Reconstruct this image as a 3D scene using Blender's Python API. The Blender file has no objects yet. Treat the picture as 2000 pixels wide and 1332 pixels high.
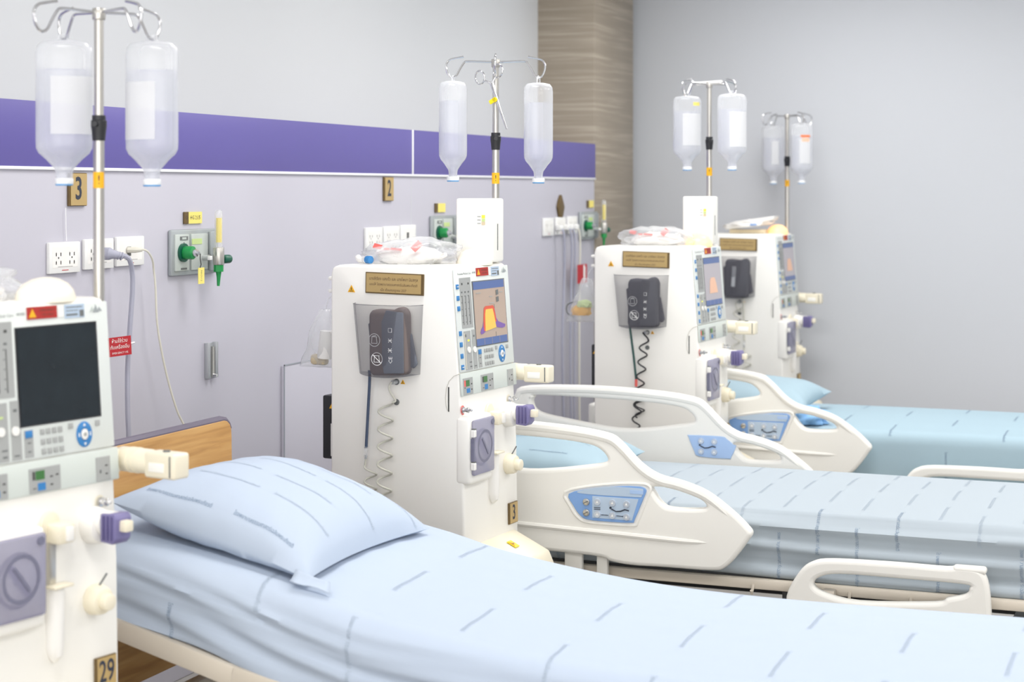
import bpy, bmesh, math, random
from mathutils import Vector, Matrix, noise
PI = math.pi
SC = bpy.context.scene
COL = SC.collection

# ---------------------------------------------------------------- camera, world, lamps, exposure
CAM_H = 1.58
cam_d = bpy.data.cameras.new('camera'); cam = bpy.data.objects.new('camera', cam_d); COL.objects.link(cam)
cam.location = (0, 0, CAM_H); cam.rotation_euler = (PI/2, 0, math.atan(1340/3400))
cam_d.sensor_width = 36.0; cam_d.lens = 3400/2000*36.0
cam_d.shift_y = -(666-372)/2000.0
cam_d.dof.use_dof = True; cam_d.dof.focus_distance = 5.35; cam_d.dof.aperture_fstop = 3.4
cam_d.clip_end = 60
SC.camera = cam
SC.view_settings.view_transform = 'Standard'; SC.view_settings.look = 'None'
SC.view_settings.exposure = 0.62; SC.view_settings.gamma = 1.0; SC.view_settings.use_curve_mapping = False
SC.cycles.max_bounces = 10; SC.cycles.transparent_max_bounces = 24
SC.cycles.use_denoising = True
SC.cycles.sample_clamp_indirect = 6.0
W = bpy.data.worlds.new('daylight'); SC.world = W; W.use_nodes = True
bg = W.node_tree.nodes['Background']; bg.inputs[0].default_value = (1.0, 0.99, 0.975, 1); bg.inputs[1].default_value = 1.7

def area(name, loc, sx, sy, power, color=(1, .985, .96), rot=(0, 0, 0)):
    d = bpy.data.lights.new(name, 'AREA'); d.shape = 'RECTANGLE'; d.size = sx; d.size_y = sy; d.energy = power; d.color = color
    o = bpy.data.objects.new(name, d); COL.objects.link(o); o.location = loc; o.rotation_euler = rot
    return o
CEIL = 3.0
for yy in (2.0, 4.6, 6.6, 8.4):
    for xx in (-1.75, 0.9, 3.6):
        area('ceiling_lamp', (xx, yy, CEIL-0.03), 1.2, 0.6, 18)

# ---------------------------------------------------------------- materials
def lin(c):
    if isinstance(c, str):
        c = [int(c[i:i+2], 16)/255 for i in (0, 2, 4)]
    return tuple((v/12.92 if v <= .04045 else ((v+.055)/1.055)**2.4) for v in c) + (1,)
def mat(name, color, rough=.5, metal=0.0, emit=None, es=0.0, var=0.0, vscale=6.0, bump=0.0, bscale=300, spec=.5, coat=0.0, sss=0.0):
    m = bpy.data.materials.new(name); m.use_nodes = True
    nt = m.node_tree; p = nt.nodes['Principled BSDF']; c = lin(color)
    p.inputs['Base Color'].default_value = c; p.inputs['Roughness'].default_value = rough; p.inputs['Metallic'].default_value = metal
    p.inputs['Specular IOR Level'].default_value = spec; p.inputs['Coat Weight'].default_value = coat
    if emit: p.inputs['Emission Color'].default_value = lin(emit); p.inputs['Emission Strength'].default_value = es
    if var or bump:
        tc = nt.nodes.new('ShaderNodeTexCoord')
        if var:
            n = nt.nodes.new('ShaderNodeTexNoise'); n.inputs['Scale'].default_value = vscale; n.inputs['Detail'].default_value = 4
            nt.links.new(tc.outputs['Object'], n.inputs['Vector'])
            mx = nt.nodes.new('ShaderNodeMix'); mx.data_type = 'RGBA'
            mx.inputs[6].default_value = c; mx.inputs[7].default_value = tuple(v*(1-var) for v in c[:3]) + (1,)
            nt.links.new(n.outputs['Fac'], mx.inputs[0]); nt.links.new(mx.outputs[2], p.inputs['Base Color'])
        if bump:
            n = nt.nodes.new('ShaderNodeTexNoise'); n.inputs['Scale'].default_value = bscale; n.inputs['Detail'].default_value = 2
            nt.links.new(tc.outputs['Object'], n.inputs['Vector'])
            b = nt.nodes.new('ShaderNodeBump'); b.inputs['Strength'].default_value = bump; b.inputs['Distance'].default_value = .002
            nt.links.new(n.outputs['Fac'], b.inputs['Height']); nt.links.new(b.outputs[0], p.inputs['Normal'])
    return m
def film(name, color, opacity, edge=.6, rough=.15, gloss=.25):
    """see-through plastic: clear in the middle, denser where it is seen edge-on"""
    m = bpy.data.materials.new(name); m.use_nodes = True; nt = m.node_tree
    for n in list(nt.nodes): nt.nodes.remove(n)
    out = nt.nodes.new('ShaderNodeOutputMaterial'); t = nt.nodes.new('ShaderNodeBsdfTransparent'); p = nt.nodes.new('ShaderNodeBsdfPrincipled')
    p.inputs['Base Color'].default_value = lin(color); p.inputs['Roughness'].default_value = rough; p.inputs['Specular IOR Level'].default_value = gloss*2
    lw = nt.nodes.new('ShaderNodeLayerWeight'); lw.inputs['Blend'].default_value = .3
    mr = nt.nodes.new('ShaderNodeMapRange'); mr.inputs[3].default_value = opacity; mr.inputs[4].default_value = min(1, opacity+edge)
    nt.links.new(lw.outputs['Facing'], mr.inputs[0])
    mx = nt.nodes.new('ShaderNodeMixShader'); nt.links.new(mr.outputs[0], mx.inputs[0]); nt.links.new(t.outputs[0], mx.inputs[1]); nt.links.new(p.outputs[0], mx.inputs[2])
    nt.links.new(mx.outputs[0], out.inputs[0])
    return m
def grain(name, c1, c2, scale, mapscale, rough=.5, detail=5, c3=None):
    m = bpy.data.materials.new(name); m.use_nodes = True; nt = m.node_tree; p = nt.nodes['Principled BSDF']
    tc = nt.nodes.new('ShaderNodeTexCoord'); mp = nt.nodes.new('ShaderNodeMapping'); mp.inputs['Scale'].default_value = mapscale
    n = nt.nodes.new('ShaderNodeTexNoise'); n.inputs['Scale'].default_value = scale; n.inputs['Detail'].default_value = detail; n.inputs['Distortion'].default_value = .35
    r = nt.nodes.new('ShaderNodeValToRGB'); r.color_ramp.elements[0].position = .3; r.color_ramp.elements[1].position = .7
    r.color_ramp.elements[0].color = lin(c1); r.color_ramp.elements[1].color = lin(c2)
    if c3: e = r.color_ramp.elements.new(.5); e.color = lin(c3)
    nt.links.new(tc.outputs['Object'], mp.inputs[0]); nt.links.new(mp.outputs[0], n.inputs['Vector']); nt.links.new(n.outputs['Fac'], r.inputs[0]); nt.links.new(r.outputs[0], p.inputs['Base Color'])
    p.inputs['Roughness'].default_value = rough
    return m
M = {}
M['wall_up'] = mat('upper_wall_paint', 'cfd1d4', .7, var=.03, vscale=1.2)
M['wall_low'] = mat('lavender_laminate', 'c2c0cb', .45, var=.03, vscale=1.5)
M['wall_far'] = mat('pale_blue_grey_paint', 'cbced4', .7, var=.03, vscale=.9)
M['band'] = mat('purple_laminate', '6259a2', .4, var=.06, vscale=2)
M['trimw'] = mat('white_trim', 'f2f2f4', .4)
M['seam'] = mat('seam_grey', '9aa0a8', .5)
M['floor'] = mat('grey_vinyl', 'a3a09c', .4, var=.1, vscale=3)
M['ceil'] = mat('white_ceiling', 'f0f0ee', .8, bump=.2, bscale=80)
M['pillar'] = grain('streaked_taupe_stone', '928879', 'b2a798', 2.2, (.7, .7, 20), .45, 7, '988d7e')
M['wood'] = grain('light_oak_veneer', 'bb8a4e', 'd9ab6c', 3.0, (3, 1.2, 16), .45, 5, 'cf9d5e')
M['edge'] = mat('grey_edge_band', '6d6676', .5)
M['cream'] = mat('cream_housing', 'f9f7f1', .38, var=.02, vscale=2)
M['cream2'] = mat('warm_cream_plastic', 'f0e8d2', .4, var=.03)
M['white'] = mat('white_plastic', 'f4f2ee', .35, var=.02)
M['panel'] = mat('pale_grey_panel', 'dfe4e1', .4, var=.02)
M['panel2'] = mat('pale_green_grey_panel', 'd3dad5', .4, var=.02)
M['grey'] = mat('mid_grey_keypad', 'a9abaa', .5, var=.04)
M['dgrey'] = mat('dark_grey_print', '6f7272', .5)
M['black'] = mat('black_plastic', '26272b', .4)
M['seaml'] = mat('soft_seam', 'cfccc3', .5)
M['dark'] = mat('dark_slot', '4a4a48', .6)
M['blue'] = mat('blue_key', '357fbe', .4)
M['red'] = mat('red_sticker', 'b02a24', .45)
M['redl'] = mat('red_tag', 'b8242e', .45)
M['redp'] = mat('red_print', 'ee6a64', .5)
M['yellow'] = mat('yellow_sticker', 'f2b418', .45)
M['yel2'] = mat('pale_yellow_label', 'f2e27a', .5)
M['yel3'] = mat('bright_yellow_tag', 'f4dd1c', .45)
M['gold'] = mat('brass_plate', 'c4a871', .38, .15, var=.12, vscale=8)
M['goldd'] = mat('brass_plate_edge', '6e5a38', .45, .3)
M['ink'] = mat('dark_brown_ink', '5a4638', .6)
M['inkb'] = mat('navy_ink', '303646', .6)
M['inkw'] = mat('white_ink', 'f2f2f0', .6)
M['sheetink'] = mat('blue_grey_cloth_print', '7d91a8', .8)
M['sheetink2'] = mat('overlit_cloth_print', 'a9b6c3', .8)  # same ink coloured paler, bright light on the cloth tops painted in
M['purple'] = mat('purple_plastic', '7a74a2', .4)
M['purpled'] = mat('deep_purple_plastic', '5e5886', .4)
M['door'] = film('smoky_purple_acrylic', 'a3a1ba', .62, .25, .2)
M['ringgrey'] = mat('slate_ring', '77778c', .4)
M['steel'] = mat('brushed_steel', 'c9c6c0', .28, .9)
M['chrome'] = mat('chrome', 'd8d8da', .16, 1.0)
M['alu'] = mat('satin_aluminium', 'b9bcbf', .4, .6)
M['gas'] = mat('grey_outlet_metal', 'aab0b2', .4, .35)
M['gas2'] = mat('pale_outlet_face', 'c3cac6', .45, .1)
M['green'] = mat('green_plastic', '189048', .35)
M['dgreen'] = mat('dark_green_knob', '0f5a44', .35)
M['lightgreen'] = mat('pale_green_sticker', 'c8dc96', .5)
M['lcdg'] = mat('green_display', '3c6a3a', .3, emit='3c7a3a', es=.15)
M['screen_off'] = mat('dark_screen_glass', '222c33', .12, var=.5, vscale=14)
M['screen_on'] = mat('lit_screen_beige', 'b39f90', .3, emit='c8b4a4', es=.04)
M['screen_on2'] = mat('lit_screen_pale', 'b3adb3', .3, emit='c4bdc4', es=.05)
M['scr_blue'] = mat('lit_screen_blue', '52699e', .3, emit='5a74b0', es=.04)
M['scr_red'] = mat('lit_screen_red', 'd8583c', .3, emit='d8583c', es=.04)
M['scr_yel'] = mat('lit_screen_yellow', 'ecc458', .3, emit='ecc458', es=.04)
M['scr_pur'] = mat('lit_screen_purple', '7a5aa4', .3, emit='7a5aa4', es=.04)
M['lamp_off'] = mat('cream_lamp_dome', 'fbf3e2', .3)
M['lamp_on'] = mat('lit_orange_lamp_dome', 'ffd9a8', .3, emit='ffb870', es=.55)
M['led'] = mat('yellow_green_lamp', 'e6e840', .3, emit='e6e840', es=.5)
M['pocket'] = film('smoky_grey_pocket', '6a6972', .30, .45, .12)
M['cuff'] = mat('brown_cuff_cloth', '786c69', .85, bump=.3, bscale=500)
M['cuff2'] = mat('slate_cuff_cloth', '696d77', .85, bump=.3, bscale=500)
M['cuff3'] = mat('black_cuff_cloth', '55555c', .85, bump=.3, bscale=500)
M['hose_blue'] = mat('navy_hose', '46536c', .4)
M['hose_green'] = mat('dark_green_hose', '2e5550', .4)
M['hose_grey'] = mat('pale_grey_hose', 'c9c8bc', .4)
M['hose_black'] = mat('black_hose', '25262a', .4)
M['clear'] = film('clear_plastic_film', 'eef0f2', .22, .5, .12, .6)
M['bottle'] = film('milky_bottle_plastic', 'eef0f4', .22, .66, .15, .5)
M['water'] = film('water_in_bottle', 'd9dcea', .34, .16, .05, .5)
M['blabel'] = film('white_bottle_label', 'eeeff1', .62, .15, .6, .1)
M['capw'] = mat('white_cap', 'eef0f2', .45)
M['capb'] = mat('blue_cap_ring', '5aa0d8', .45)
M['tube'] = mat('soft_white_tubing', 'f6eeea', .4)
M['orangelab'] = mat('orange_label', 'f07a3c', .5)
M['peach'] = mat('peach_label', 'f2c4a8', .5)
M['sheet'] = mat('pale_blue_cotton', 'bbc7d8', .9, bump=.15, bscale=900, spec=.2)
M['sheet2'] = mat('washed_blue_cotton', 'b1bbc3', .9, bump=.15, bscale=900, spec=.2)
M['sheet3'] = mat('sky_blue_cotton', 'a8bfcb', .9, bump=.15, bscale=900, spec=.2)
M['bluecloth'] = mat('bright_blue_cloth', '8fbce8', .9, bump=.15, bscale=900, spec=.2)
M['rail'] = mat('ivory_rail_plastic', 'f1efe9', .42, var=.02, vscale=2)
M['frame'] = mat('beige_bed_steel', 'd9cfc0', .4)
M['framed'] = mat('dark_bed_steel', '6a6a6c', .5)
M['cp_blue'] = mat('control_panel_blue', '7fa6dc', .4)
M['cp_pale'] = mat('control_panel_pale', 'b6c8dc', .4)
M['cp_pale2'] = mat('control_panel_pale_blue', 'a9c4ea', .4)
M['btn'] = mat('silver_button', 'c9d2e0', .25, .3)
M['sock'] = mat('white_socket_plate', 'f0f0ee', .35)
M['sockd'] = mat('socket_shadow_hole', '6a6a68', .6)
M['cabg'] = mat('grey_cable_rubber', 'a7a8b8', .5)
M['cabw'] = mat('ivory_cord', 'dcd9cc', .5)
M['beigei'] = mat('beige_item', 'd8c8a8', .6)

# ---------------------------------------------------------------- mesh helpers
def euler(rx=0, ry=0, rz=0): return Matrix.Rotation(rz, 4, 'Z') @ Matrix.Rotation(ry, 4, 'Y') @ Matrix.Rotation(rx, 4, 'X')
def basis(o, x, y, z):
    return Matrix(((x[0], y[0], z[0], o[0]), (x[1], y[1], z[1], o[1]), (x[2], y[2], z[2], o[2]), (0, 0, 0, 1)))
_tc = {}
def text_geo(s, size, align, bold=0):
    k = (s, align, bold)
    if k not in _tc:
        c = bpy.data.curves.new('lettering', 'FONT'); c.body = s; c.size = 1; c.align_x = align; c.align_y = 'CENTER'; c.resolution_u = 1 if not bold else 3; c.offset = bold
        o = bpy.data.objects.new('lettering', c); COL.objects.link(o)
        me = bpy.data.meshes.new_from_object(o.evaluated_get(bpy.context.evaluated_depsgraph_get()))
        _tc[k] = ([(v.co.x, v.co.y) for v in me.vertices], [tuple(p.vertices) for p in me.polygons])
        bpy.data.objects.remove(o); bpy.data.curves.remove(c); bpy.data.meshes.remove(me)
    vs, fs = _tc[k]
    return [(x*size, y*size) for x, y in vs], fs
def smooth_loop(pts, n=5, closed=True):
    out = []; L = len(pts)
    for i in range(L if closed else L-1):
        g = lambda j: Vector(pts[j % L]) if closed else Vector(pts[max(0, min(L-1, j))])
        p0, p1, p2, p3 = g(i-1), g(i), g(i+1), g(i+2)
        for k in range(n):
            t = k/n
            out.append(.5*((2*p1) + (p2-p0)*t + (2*p0-5*p1+4*p2-p3)*t*t + (3*p1-p0-3*p2+p3)*t**3))
    if not closed: out.append(Vector(pts[-1]))
    return out
class MB:
    def __init__(s): s.bm = bmesh.new(); s.mats = []
    def mi(s, m):
        if m not in s.mats: s.mats.append(m)
        return s.mats.index(m)
    def add(s, b, m, X=None):
        i = s.mi(m)
        for f in b.faces: f.material_index = i
        if X is not None: b.transform(X)
        me = bpy.data.meshes.new('tmp'); b.to_mesh(me); b.free(); s.bm.from_mesh(me); bpy.data.meshes.remove(me)
        return s
    def raw(s, vs, fs, m, X=None):
        b = bmesh.new(); v = [b.verts.new(p) for p in vs]
        for f in fs:
            try: b.faces.new([v[i] for i in f])
            except ValueError: pass
        return s.add(b, m, X)
    def box(s, c, size, m, r=0, seg=2, X=None):
        b = bmesh.new(); bmesh.ops.create_cube(b, size=1)
        bmesh.ops.scale(b, vec=size, verts=b.verts)
        if r: bmesh.ops.bevel(b, geom=b.edges[:], offset=min(r, min(size)*.49), segments=seg, affect='EDGES', profile=.5)
        bmesh.ops.translate(b, vec=c, verts=b.verts)
        return s.add(b, m, X)
    def tube(s, pts, r, m, n=8, closed=False, X=None, caps=True):
        P = [Vector(p) for p in pts]; L = len(P); rs = r if isinstance(r, (list, tuple)) else [r]*L
        vs = []; fs = []; up = None
        for i in range(L):
            a = P[(i-1) % L] if (closed or i > 0) else P[i]; c = P[(i+1) % L] if (closed or i < L-1) else P[i]
            d = (c-a)
            if d.length < 1e-9: d = Vector((0, 0, 1))
            d.normalize()
            if up is None: up = d.orthogonal().normalized()
            else:
                up = (up - d*up.dot(d))
                up = up.normalized() if up.length > 1e-6 else d.orthogonal().normalized()
            w = d.cross(up)
            for k in range(n):
                t = 2*PI*k/n; vs.append(P[i] + (up*math.cos(t)+w*math.sin(t))*rs[i])
        for i in range(L if closed else L-1):
            j = (i+1) % L
            for k in range(n):
                q = (k+1) % n; fs.append((i*n+k, j*n+k, j*n+q, i*n+q))
        if not closed and caps: fs += [tuple(range(n-1, -1, -1)), tuple((L-1)*n+k for k in range(n))]
        return s.raw(vs, fs, m, X)
    def cyl(s, a, b, r, m, r2=None, n=20, bev=0, X=None):
        a, b = Vector(a), Vector(b); r2 = r if r2 is None else r2
        if bev:
            d = (b-a).normalized()
            return s.tube([a, a+d*bev*.3, a+d*bev, b-d*bev, b-d*bev*.3, b], [r-bev, r-bev*.3, r, r2, r2-bev*.3, r2-bev], m, n, X=X)
        return s.tube([a, b], [r, r2], m, n, X=X)
    def lathe(s, prof, m, n=24, sx=1, sy=1, X=None):
        vs = []; fs = []
        for r, z in prof:
            for k in range(n): vs.append((r*sx*math.cos(2*PI*k/n), r*sy*math.sin(2*PI*k/n), z))
        for i in range(len(prof)-1):
            for k in range(n):
                q = (k+1) % n; fs.append((i*n+k, i*n+q, (i+1)*n+q, (i+1)*n+k))
        fs += [tuple(range(n-1, -1, -1)), tuple((len(prof)-1)*n+k for k in range(n))]
        return s.raw(vs, fs, m, X)
    def prism(s, out, h, m, X=None, bev=0, seg=2):
        """outline in local xy, extruded from z=0 to z=h"""
        b = bmesh.new(); lo = [b.verts.new((p[0], p[1], 0)) for p in out]; f = b.faces.new(lo)
        r = bmesh.ops.extrude_face_region(b, geom=[f]); up = [e for e in r['geom'] if isinstance(e, bmesh.types.BMVert)]
        bmesh.ops.translate(b, vec=(0, 0, h), verts=up); bmesh.ops.recalc_face_normals(b, faces=b.faces)
        if bev: bmesh.ops.bevel(b, geom=[e for e in b.edges if e.calc_face_angle(0) > .5], offset=bev, segments=seg, affect='EDGES', profile=.5)
        return s.add(b, m, X)
    def shape(s, loops, half, bev, m, X):
        """outline with holes, rounded edges (extruded both ways by half)"""
        c = bpy.data.curves.new('shape', 'CURVE'); c.dimensions = '2D'; c.fill_mode = 'BOTH'; c.extrude = max(half-bev, .0005); c.bevel_depth = bev; c.bevel_resolution = 3; c.offset = -bev
        for lp in loops:
            sp = c.splines.new('POLY'); sp.points.add(len(lp)-1); sp.use_cyclic_u = True
            for q, p in zip(sp.points, lp): q.co = (p[0], p[1], 0, 1)
        o = bpy.data.objects.new('shape', c); COL.objects.link(o)
        me = bpy.data.meshes.new_from_object(o.evaluated_get(bpy.context.evaluated_depsgraph_get()))
        me.transform(X); i = s.mi(m); n0 = len(s.bm.faces); s.bm.from_mesh(me); s.bm.faces.ensure_lookup_table()
        for f in s.bm.faces[n0:]: f.material_index = i
        bpy.data.objects.remove(o); bpy.data.curves.remove(c); bpy.data.meshes.remove(me)
        return s
    def text(s, t, size, m, X=None, align='CENTER', warp=None, sx=1.0, bold=0):
        vs, fs = text_geo(t, size, align, bold)
        if warp: return s.raw([warp(x*sx, y) for x, y in vs], fs, m)
        return s.raw([(x*sx, y, 0) for x, y in vs], fs, m, X)
    def build(s, name, parent=None, org=(0, 0, 0), angle=35, normals=True):
        if normals: bmesh.ops.recalc_face_normals(s.bm, faces=s.bm.faces)
        if any(org): bmesh.ops.translate(s.bm, vec=(-org[0], -org[1], -org[2]), verts=s.bm.verts)
        me = bpy.data.meshes.new(name); s.bm.to_mesh(me); s.bm.free()
        for mm in s.mats: me.materials.append(M[mm])
        me.polygons.foreach_set('use_smooth', [True]*len(me.polygons)); me.set_sharp_from_angle(angle=math.radians(angle))
        o = bpy.data.objects.new(name, me); COL.objects.link(o)
        if parent: o.parent = parent
        elif any(org): o.location = org
        return o
def tag(o, label, cat=None, group=None):
    o['label'] = label
    if cat: o['category'] = cat
    if group: o['group'] = group
    return o
def thing(name, label, cat, loc=(0, 0, 0), rz=0, group=None):
    o = bpy.data.objects.new(name, None); COL.objects.link(o); o.location = loc; o.rotation_euler = (0, 0, rz); o.empty_display_size = .1
    return tag(o, label, cat, group)
def structure(o): o['kind'] = 'structure'; return o
def dup(root, loc, rz):
    r = root.copy(); COL.objects.link(r); r.location = loc; r.rotation_euler = (0, 0, rz)
    for ch in list(root.children):
        c = ch.copy(); COL.objects.link(c); c.parent = r
        for g in list(ch.children):
            d = g.copy(); COL.objects.link(d); d.parent = c
    return r

# ---------------------------------------------------------------- the room
WX = -3.06      # face of the service wall that carries sockets and the purple band
UX = -3.39      # upper wall, set back above it
PY = 8.99       # near face of the stone pillar
FY = 9.80       # far wall
Y0, X1 = -1.9, 6.0
structure(MB().box(((UX+X1)/2-.3, (Y0+FY)/2, -.05), (X1-UX+1.2, FY-Y0+.4, .1), 'floor').build('floor'))
structure(MB().box(((UX+X1)/2-.3, (Y0+FY)/2, CEIL+.05), (X1-UX+1.2, FY-Y0+.4, .1), 'ceil').build('ceiling'))
structure(MB().box((UX-.06, (Y0+PY)/2, CEIL/2), (.12, PY-Y0, CEIL), 'wall_up').build('wall_left'))
b = MB(); b.box(((WX+UX)/2, (Y0+PY)/2, .915), (WX-UX, PY-Y0-.002, 1.83), 'wall_low', .004)
structure(b.build('wall_left_lower'))
structure(MB().box(((X1+UX)/2-.5, FY+.06, CEIL/2), (X1-UX+1.2, .12, CEIL), 'wall_far').build('wall_far'))
structure(MB().box(((WX-4.0)/2, (PY+9.69)/2, CEIL/2), (WX+4.0, 9.69-PY, CEIL), 'pillar', .004).build('wall_pillar'))
structure(MB().box((X1+.06, (Y0+FY)/2, CEIL/2), (.12, FY-Y0, CEIL), 'wall_up').build('unseen_wall_right'))  # unseen wall, added to cut the side light on the machine fronts
structure(MB().box((-4.05, (PY+FY)/2, CEIL/2), (.1, FY-PY, CEIL), 'wall_far').build('wall_recess'))
b = MB(); b.box((WX+.003, (Y0+PY)/2, 1.740), (.006, PY-Y0-.004, .186), 'band', .001)
structure(b.build('trim_1'))
structure(MB().box((WX+.004, (Y0+PY)/2, 1.6435), (.009, PY-Y0-.004, .009), 'trimw', .001).build('trim_2'))
structure(MB().box((WX+.005, 6.614, 1.740), (.010, .012, .186), 'trimw', .001).build('trim_3'))
b = MB(); b.box((WX+.0004, 6.614, .82), (.001, .004, 1.63), 'wall_up')
structure(b.build('trim_4'))
ap = MB(); ap.box((WX+.006, 5.90, .64), (.012, .79, .62), 'wall_low', .002)
for (y, z, sy, sz) in ((5.507, .64, .004, .63), (5.90, .953, .79, .004)): ap.box((WX+.0125, y, z), (.003, sy, sz), 'seam')
tag(ap.build('access_panel'), 'flush lavender access panel with thin grey edge low on wall behind nearest pillow', 'panel')

# ---------------------------------------------------------------- fixtures on the service wall
WALLB = lambda y, z, off=0: basis((WX+off, y, z), (0, 1, 0), (0, 0, 1), (1, 0, 0))      # local x runs along the wall, y up, z into the room
def number_plate(y, z, w, h, txt, label, grp='brass number plates on the service wall'):
    t = thing('number_plate', label, 'plate', (WX, y, z), group=grp)
    p = MB(); p.box((0, 0, .004), (w, h, .008), 'goldd', .001, 1, basis((0, 0, 0), (0, 1, 0), (0, 0, 1), (1, 0, 0)))
    p.box((.002, 0, .009), (w-.008, h-.004, .002), 'gold', 0, 1, basis((0, 0, 0), (0, 1, 0), (0, 0, 1), (1, 0, 0)))
    p.build('plate', t)
    if txt: MB().text(txt, h*.95, 'inkb', basis((.0106, 0, 0), (0, .8, 0), (0, 0, 1), (1, 0, 0)), bold=.018).build('numeral', t)
number_plate(4.278, 1.583, .086, .097, '3', 'brass number plate reading 3 below the purple band')
number_plate(6.383, 1.586, .086, .097, '2', 'brass number plate reading 2 below the purple band')
t = MB(); t.prism([(-.022, -.055), (.022, -.055), (.05, 0), (.03, .03), (.006, .062), (-.006, .062), (-.035, .03), (-.05, 0)], .012, 'goldd', WALLB(8.43, 1.495), .002)
tag(t.build('wall_plaque'), 'small pointed brown plaque above the farthest row of sockets', 'plate')

def holes(p, y0, X):
    for dx in (-.032, .032):
        for (a, c, w, h) in ((-.009, .010, .004, .010), (.009, .010, .004, .010), (-.009, -.014, .004, .010), (.009, -.014, .004, .010), (0, 0, .005, .005)):
            p.box((dx+a*1.2, c, .0115), (w, h, .002), 'sockd', 0, 1, X)
def socket(y, z, label, w=.148, outlets=2, grp=None, slot=False):
    t = thing('socket_plate', label, 'socket', (WX, y, z), group=grp)
    X = basis((0, 0, 0), (0, 1, 0), (0, 0, 1), (1, 0, 0))
    p = MB(); p.box((0, 0, .006), (w, .09, .012), 'sock', .003, 2, X); p.build('plate', t)
    p = MB(); p.box((0, .002, .0105), (w*.82, .062, .004), 'white', .001, 1, X); p.build('insert', t)
    p = MB()
    if outlets: holes(p, y, X)
    else: p.box((-.012, .0, .0135), (.016, .028, .004), 'sockd', 0, 1, X)
    p.box((0, -.036, .0122), (.03, .002, .001), 'redl', 0, 1, X); p.box((0, -.026, .0122), (.07, .0012, .001), 'sockd', 0, 1, X)
    p.build('outlet_holes', t)
    return t
ga = 'white socket plates behind the nearest bed'; gb = 'white socket plates above the second machine'; gc = 'white socket plates near the pillar'
socket(4.210, 1.386, 'white double socket plate with nothing plugged in, below the number 3', grp=ga)
socket(4.380, 1.391, 'white socket plate with thick grey plug, behind the nearest drip pole', grp=ga)
socket(4.543, 1.394, 'white data socket plate with thin ivory cord plugged in', outlets=0, grp=ga)
socket(6.243, 1.388, 'empty white socket plate below the number 2, nearest of its three', grp=gb)
socket(6.405, 1.390, 'middle of three white socket plates below the number 2', grp=gb)
socket(6.565, 1.392, 'white data socket plate beside the middle gas outlet', outlets=0, grp=gb)
socket(8.245, 1.396, 'white socket plate by the brown plaque, nearest of its three', grp=gc)
socket(8.425, 1.398, 'middle white socket plate directly under the brown plaque, with plugs', grp=gc)
socket(8.605, 1.400, 'white socket plate with plugs, closest to the pillar', grp=gc)

def cable(name, label, pts, r, m, plug=None, n=6):
    t = thing(name, label, 'cable', pts[0]); org = pts[0]
    b = MB(); b.tube(smooth_loop(pts, n, False), r, m, 8); b.build('cord', t, org)
    return t, org
pts = [(WX+.06, 4.395, 1.388), (WX+.085, 4.42, 1.378), (WX+.08, 4.448, 1.335), (WX+.08, 4.45, 1.277), (WX+.08, 4.437, 1.171), (WX+.08, 4.425, 1.049), (WX+.09, 4.41, .928), (WX+.1, 4.40, .80), (WX+.1, 4.38, .5), (WX+.1, 4.3, .2)]
t, org = cable('power_cable', 'thick grey power cable hanging from wall plug beside the nearest machine', pts, .0075, 'cabg')
p = MB(); p.tube([(WX+.012, 4.37, 1.392), (WX+.05, 4.375, 1.392), (WX+.055, 4.385, 1.390), (WX+.075, 4.408, 1.384)], [.019, .019, .014, .009], 'cabg', 12); p.build('plug', t, org)
p = MB()
for k in range(3): p.cyl((WX+.060+.006*k, 4.391+.006*k, 1.388-.002*k), (WX+.062+.006*k, 4.393+.006*k, 1.387-.002*k), .0125, 'cabg')
p.build('strain_relief', t, org)
p = MB(); p.tube([(WX+.09, 4.398, 1.122), (WX+.09, 4.425, 1.123), (WX+.09, 4.445, 1.124)], .003, 'trimw', 6); p.build('cable_tie', t, org)
tg = thing('warning_tag', 'red tag with white writing tied to the grey power cable', 'tag', (WX+.112, 4.352, 1.122))
X = basis((0, 0, 0), (.25, .968, .03), (-.02, -.06, 1), (.97, -.25, 0))
p = MB(); p.box((-.012, 0, 0), (.088, .056, .0015), 'redl', 0, 1, X); p.build('card', tg)
p = MB()
for i, (s, z) in enumerate((('ห้ามใช้ร่วม', .016), ('กับเครื่องอื่น', -.002), ('EMERGENCY USE', -.019))):
    p.text(s, (.015, .015, .008)[i], 'inkw', X @ Matrix.Translation((-.012, z, .0012)))
p.build('lettering', tg)
pts = [(WX+.03, 4.53, 1.398), (WX+.06, 4.55, 1.397), (WX+.06, 4.585, 1.37), (WX+.05, 4.61, 1.335), (WX+.05, 4.62, 1.283), (WX+.05, 4.632, 1.155), (WX+.05, 4.68, 1.009), (WX+.06, 4.725, .888), (WX+.07, 4.77, .80), (WX+.08, 4.8, .6), (WX+.08, 4.8, .25)]
t, org = cable('data_cord', 'thin ivory cord curving down the wall behind the oak headboard', pts, .0033, 'cabw')
p = MB(); p.tube([(WX+.014, 4.522, 1.398), (WX+.035, 4.532, 1.398), (WX+.052, 4.545, 1.398)], [.009, .009, .005], 'cabw', 8); p.build('plug', t, org)
t = thing('call_cord', 'thin white pull cord hanging from number plate 3 to the sockets', 'cord', (WX+.012, 4.218, 1.5))
p = MB(); p.tube([(WX+.008, 4.218, 1.53), (WX+.008, 4.219, 1.47), (WX+.008, 4.222, 1.434)], .0012, 'trimw', 6); p.build('cord', t, (WX+.012, 4.218, 1.5))
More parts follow.
